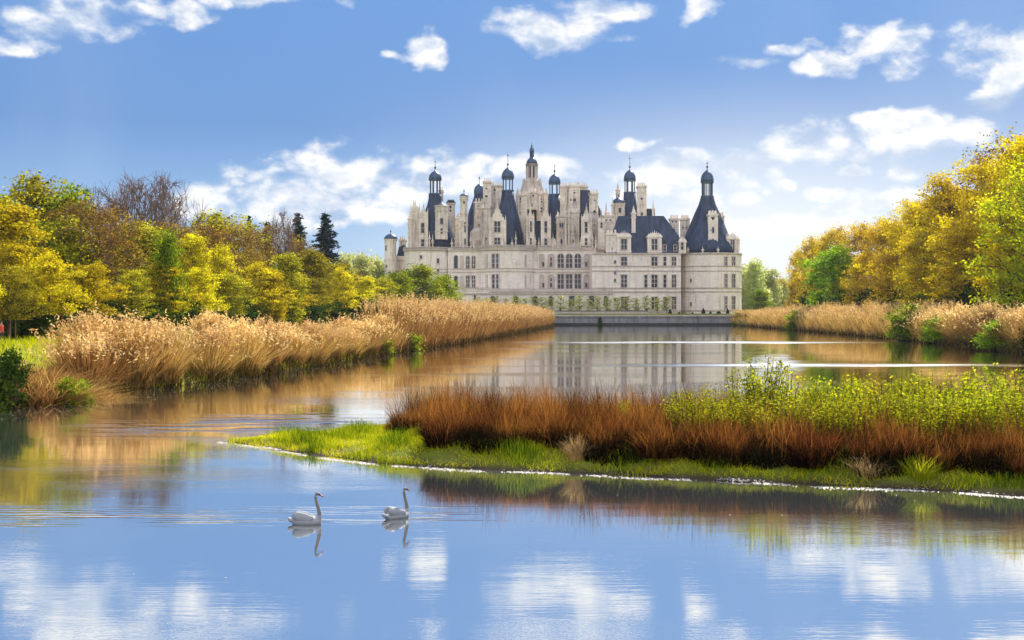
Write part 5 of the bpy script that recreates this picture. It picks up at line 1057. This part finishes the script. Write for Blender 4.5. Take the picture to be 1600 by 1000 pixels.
def make_swan(seed, lift):
    mb = MB()
    spheroid(mb, (-.02, 0, .055), (.315, .16, .135)); spheroid(mb, (.19, 0, .06), (.12, .105, .105))
    for s in (-1, 1):
        spheroid(mb, (-.08, s * .088, .15), (.235, .072, .118), -.22 + lift); spheroid(mb, (-.17, s * .06, .215), (.12, .045, .075), -.30)
        spheroid(mb, (.06, s * .10, .12), (.11, .055, .085), .3)
    spheroid(mb, (-.33, 0, .09), (.11, .065, .030), -.5); spheroid(mb, (-.30, 0, .075), (.12, .08, .05), -.2)
    P = [(.20, 0, .05), (.255, 0, .13), (.265, 0, .22), (.245, 0, .33), (.215, 0, .44), (.19, 0, .53), (.178, 0, .60), (.185, 0, .648), (.215, 0, .668)]
    mb.tube(P, [.085, .062, .047, .040, .035, .032, .031, .033, .034], 14)
    spheroid(mb, (.222, 0, .665), (.052, .034, .037), -.3); spheroid(mb, (.262, 0, .648), (.035, .022, .022), -.4)
    mb.tube([(.255, 0, .655), (.30, 0, .628), (.345, 0, .603), (.362, 0, .592)], [.024, .019, .014, .006], 10); spheroid(mb, (.268, 0, .668), (.014, .011, .012))
    o = mb.build('swan', SW[0]); md = o.modifiers.new('r', 'REMESH'); md.mode = 'VOXEL'; md.voxel_size = .0095; sm = o.modifiers.new('s', 'SMOOTH'); sm.iterations = 5; sm.factor = .5
    dg = bpy.context.evaluated_depsgraph_get(); me = bpy.data.meshes.new_from_object(o.evaluated_get(dg)); o.modifiers.clear(); o.data = me; me.name = 'swan'
    me.materials.clear()
    for m in SW: me.materials.append(m)
    for p in me.polygons:
        x, y, z = p.center; p.use_smooth = True; d = (x - .222) * .88 - (z - .665) * .47
        if z > .56 and d > .062: p.material_index = 1 if d < .15 else 1
        if z > .56 and .034 < d < .068 and abs(y) > .008 - .0 : p.material_index = 2
        if x > .25 and z > .655: p.material_index = 2
        elif p.material_index == 0 and z > .20 and x > .13: p.material_index = 3
        ex_ = (x - .236) ** 2 + (z - .672) ** 2
        if ex_ < .00005 and abs(y) > .02: p.material_index = 2
    return o
s1 = make_swan(1, 0.0); Y = ywater(819); s1.location = (X(480, Y), Y, 0); s1.scale = (1.05, 1.05, 1.02); s1.rotation_euler = (0, 0, R(-4))
tag(s1, 'white swan swimming to the right, the left one of the pair with longer visible body', 'swan', 'pair of swans on the canal')
s2 = s1.copy(); COL.objects.link(s2); Y = ywater(809.5); s2.location = (X(621, Y), Y, 0); s2.scale = (1.0, 1.02, .98); s2.rotation_euler = (0, 0, R(40))
tag(s2, 'white swan ahead on the right, turned slightly away with its neck upright', 'swan', 'pair of swans on the canal')

# ------------------------------------------------------------------ walkers half hidden by the reeds
def make_person(loc, rz, top, legs, hairc, label, seed, step=.12):
    J = {'pelvis': (0, 0, .92), 'spine': (0, 0, 1.12), 'chest': (0, 0, 1.34), 'neck': (0, .0, 1.50), 'head': (0, -.02, 1.62), 'crown': (0, -.01, 1.70)}
    vs, es, rs = [], [], []
    def v(p, r): vs.append(p); rs.append(r); return len(vs) - 1
    pel = v((0, 0, .95), (.15, .11)); sp_ = v((0, 0, 1.14), (.135, .10)); ch = v((0, 0, 1.34), (.165, .11)); nk = v((0, 0, 1.48), (.06, .06)); hd = v((0, -.015, 1.60), (.085, .095)); cr = v((0, -.01, 1.70), (.07, .08)); es += [(pel, sp_), (sp_, ch), (ch, nk), (nk, hd), (hd, cr)]
    for s in (-1, 1):
        sh = v((s * .19, 0, 1.38), (.065, .065)); el = v((s * .25, s * .06, 1.12), (.045, .045)); wr = v((s * .25, -.08 + s * .1, .88), (.032, .032)); hnd = v((s * .245, -.11 + s * .1, .79), (.04, .025)); es += [(ch, sh), (sh, el), (el, wr), (wr, hnd)]
        hp = v((s * .10, 0, .88), (.095, .095)); kn = v((s * .11, -s * step * .6, .50), (.062, .062)); an = v((s * .11, s * -step, .09), (.042, .042)); ft = v((s * .12, s * -step - .14, .04), (.045, .035)); es += [(pel, hp), (hp, kn), (kn, an), (an, ft)]
    me = bpy.data.meshes.new('person'); me.from_pydata(vs, es, []); o = link('person', me); sk = o.modifiers.new('k', 'SKIN'); sb = o.modifiers.new('b', 'SUBSURF'); sb.levels = 1; sb.render_levels = 1
    for i, r in enumerate(rs): me.skin_vertices[0].data[i].radius = r
    me.skin_vertices[0].data[0].use_root = True
    dg = bpy.context.evaluated_depsgraph_get(); m2 = bpy.data.meshes.new_from_object(o.evaluated_get(dg)); o.modifiers.clear(); o.data = m2; m2.materials.clear()
    for m in (mat_plain('skin', (.52, .33, .24)), top, legs): m2.materials.append(m)
    for p in m2.polygons:
        x, y, z = p.center; p.use_smooth = True; p.material_index = 0 if z > 1.47 or (abs(x) > .2 and z < .86) else (1 if z > .90 or abs(x) > .2 else 2)
    hb = MB(); spheroid(hb, (0, .02, 1.665), (.10, .105, .10)); spheroid(hb, (0, .055, 1.58), (.085, .06, .10)); hb.build('hair', hairc, o, smooth=True)
    o.location = loc; o.rotation_euler = (0, 0, rz); tag(o, label, 'person', 'walkers on the left bank path'); return o
brown_h = mat_plain('brown_hair', (.06, .035, .02)); dark = mat_plain('dark_trousers', (.03, .03, .045))
def walker(px, Y, rz, top, legs, lab, s):
    x = X(px, Y); make_person((x, Y, hz(x, Y)), rz, top, legs, brown_h, lab, s)
walker(270, 112, R(90), mat_plain('pink_jacket', (.80, .28, .32)), dark, 'walker in a pink jacket seen above the left bank reeds', 1)
walker(287, 114, R(-80), mat_plain('dark_red_coat', (.26, .06, .05)), dark, 'walker in a dark red coat beside the pink walker', 2)
walker(2, 108, R(60), mat_plain('red_coat', (.55, .07, .04)), dark, 'walker in a red coat at the left edge of the photo', 3)

# ------------------------------------------------------------------ haze
def haze():
    b = MB(); b.box(-1500, 1500, -60, 1480, -3.0, 90); m, N, o = material('thin_haze'); v = N.new('ShaderNodeVolumePrincipled'); v.inputs['Color'].default_value = (.86, .92, 1, 1); v.inputs['Density'].default_value = HAZE; v.inputs['Anisotropy'].default_value = .35
    N.l.new(v.outputs[0], o.inputs['Volume']); h = b.build('haze', m); tag(h, kind='stuff')
HAZE = 0.00005
if HAZE: haze()
for ob in list(bpy.data.objects):
    if 'h' in ob.keys(): del ob['h']
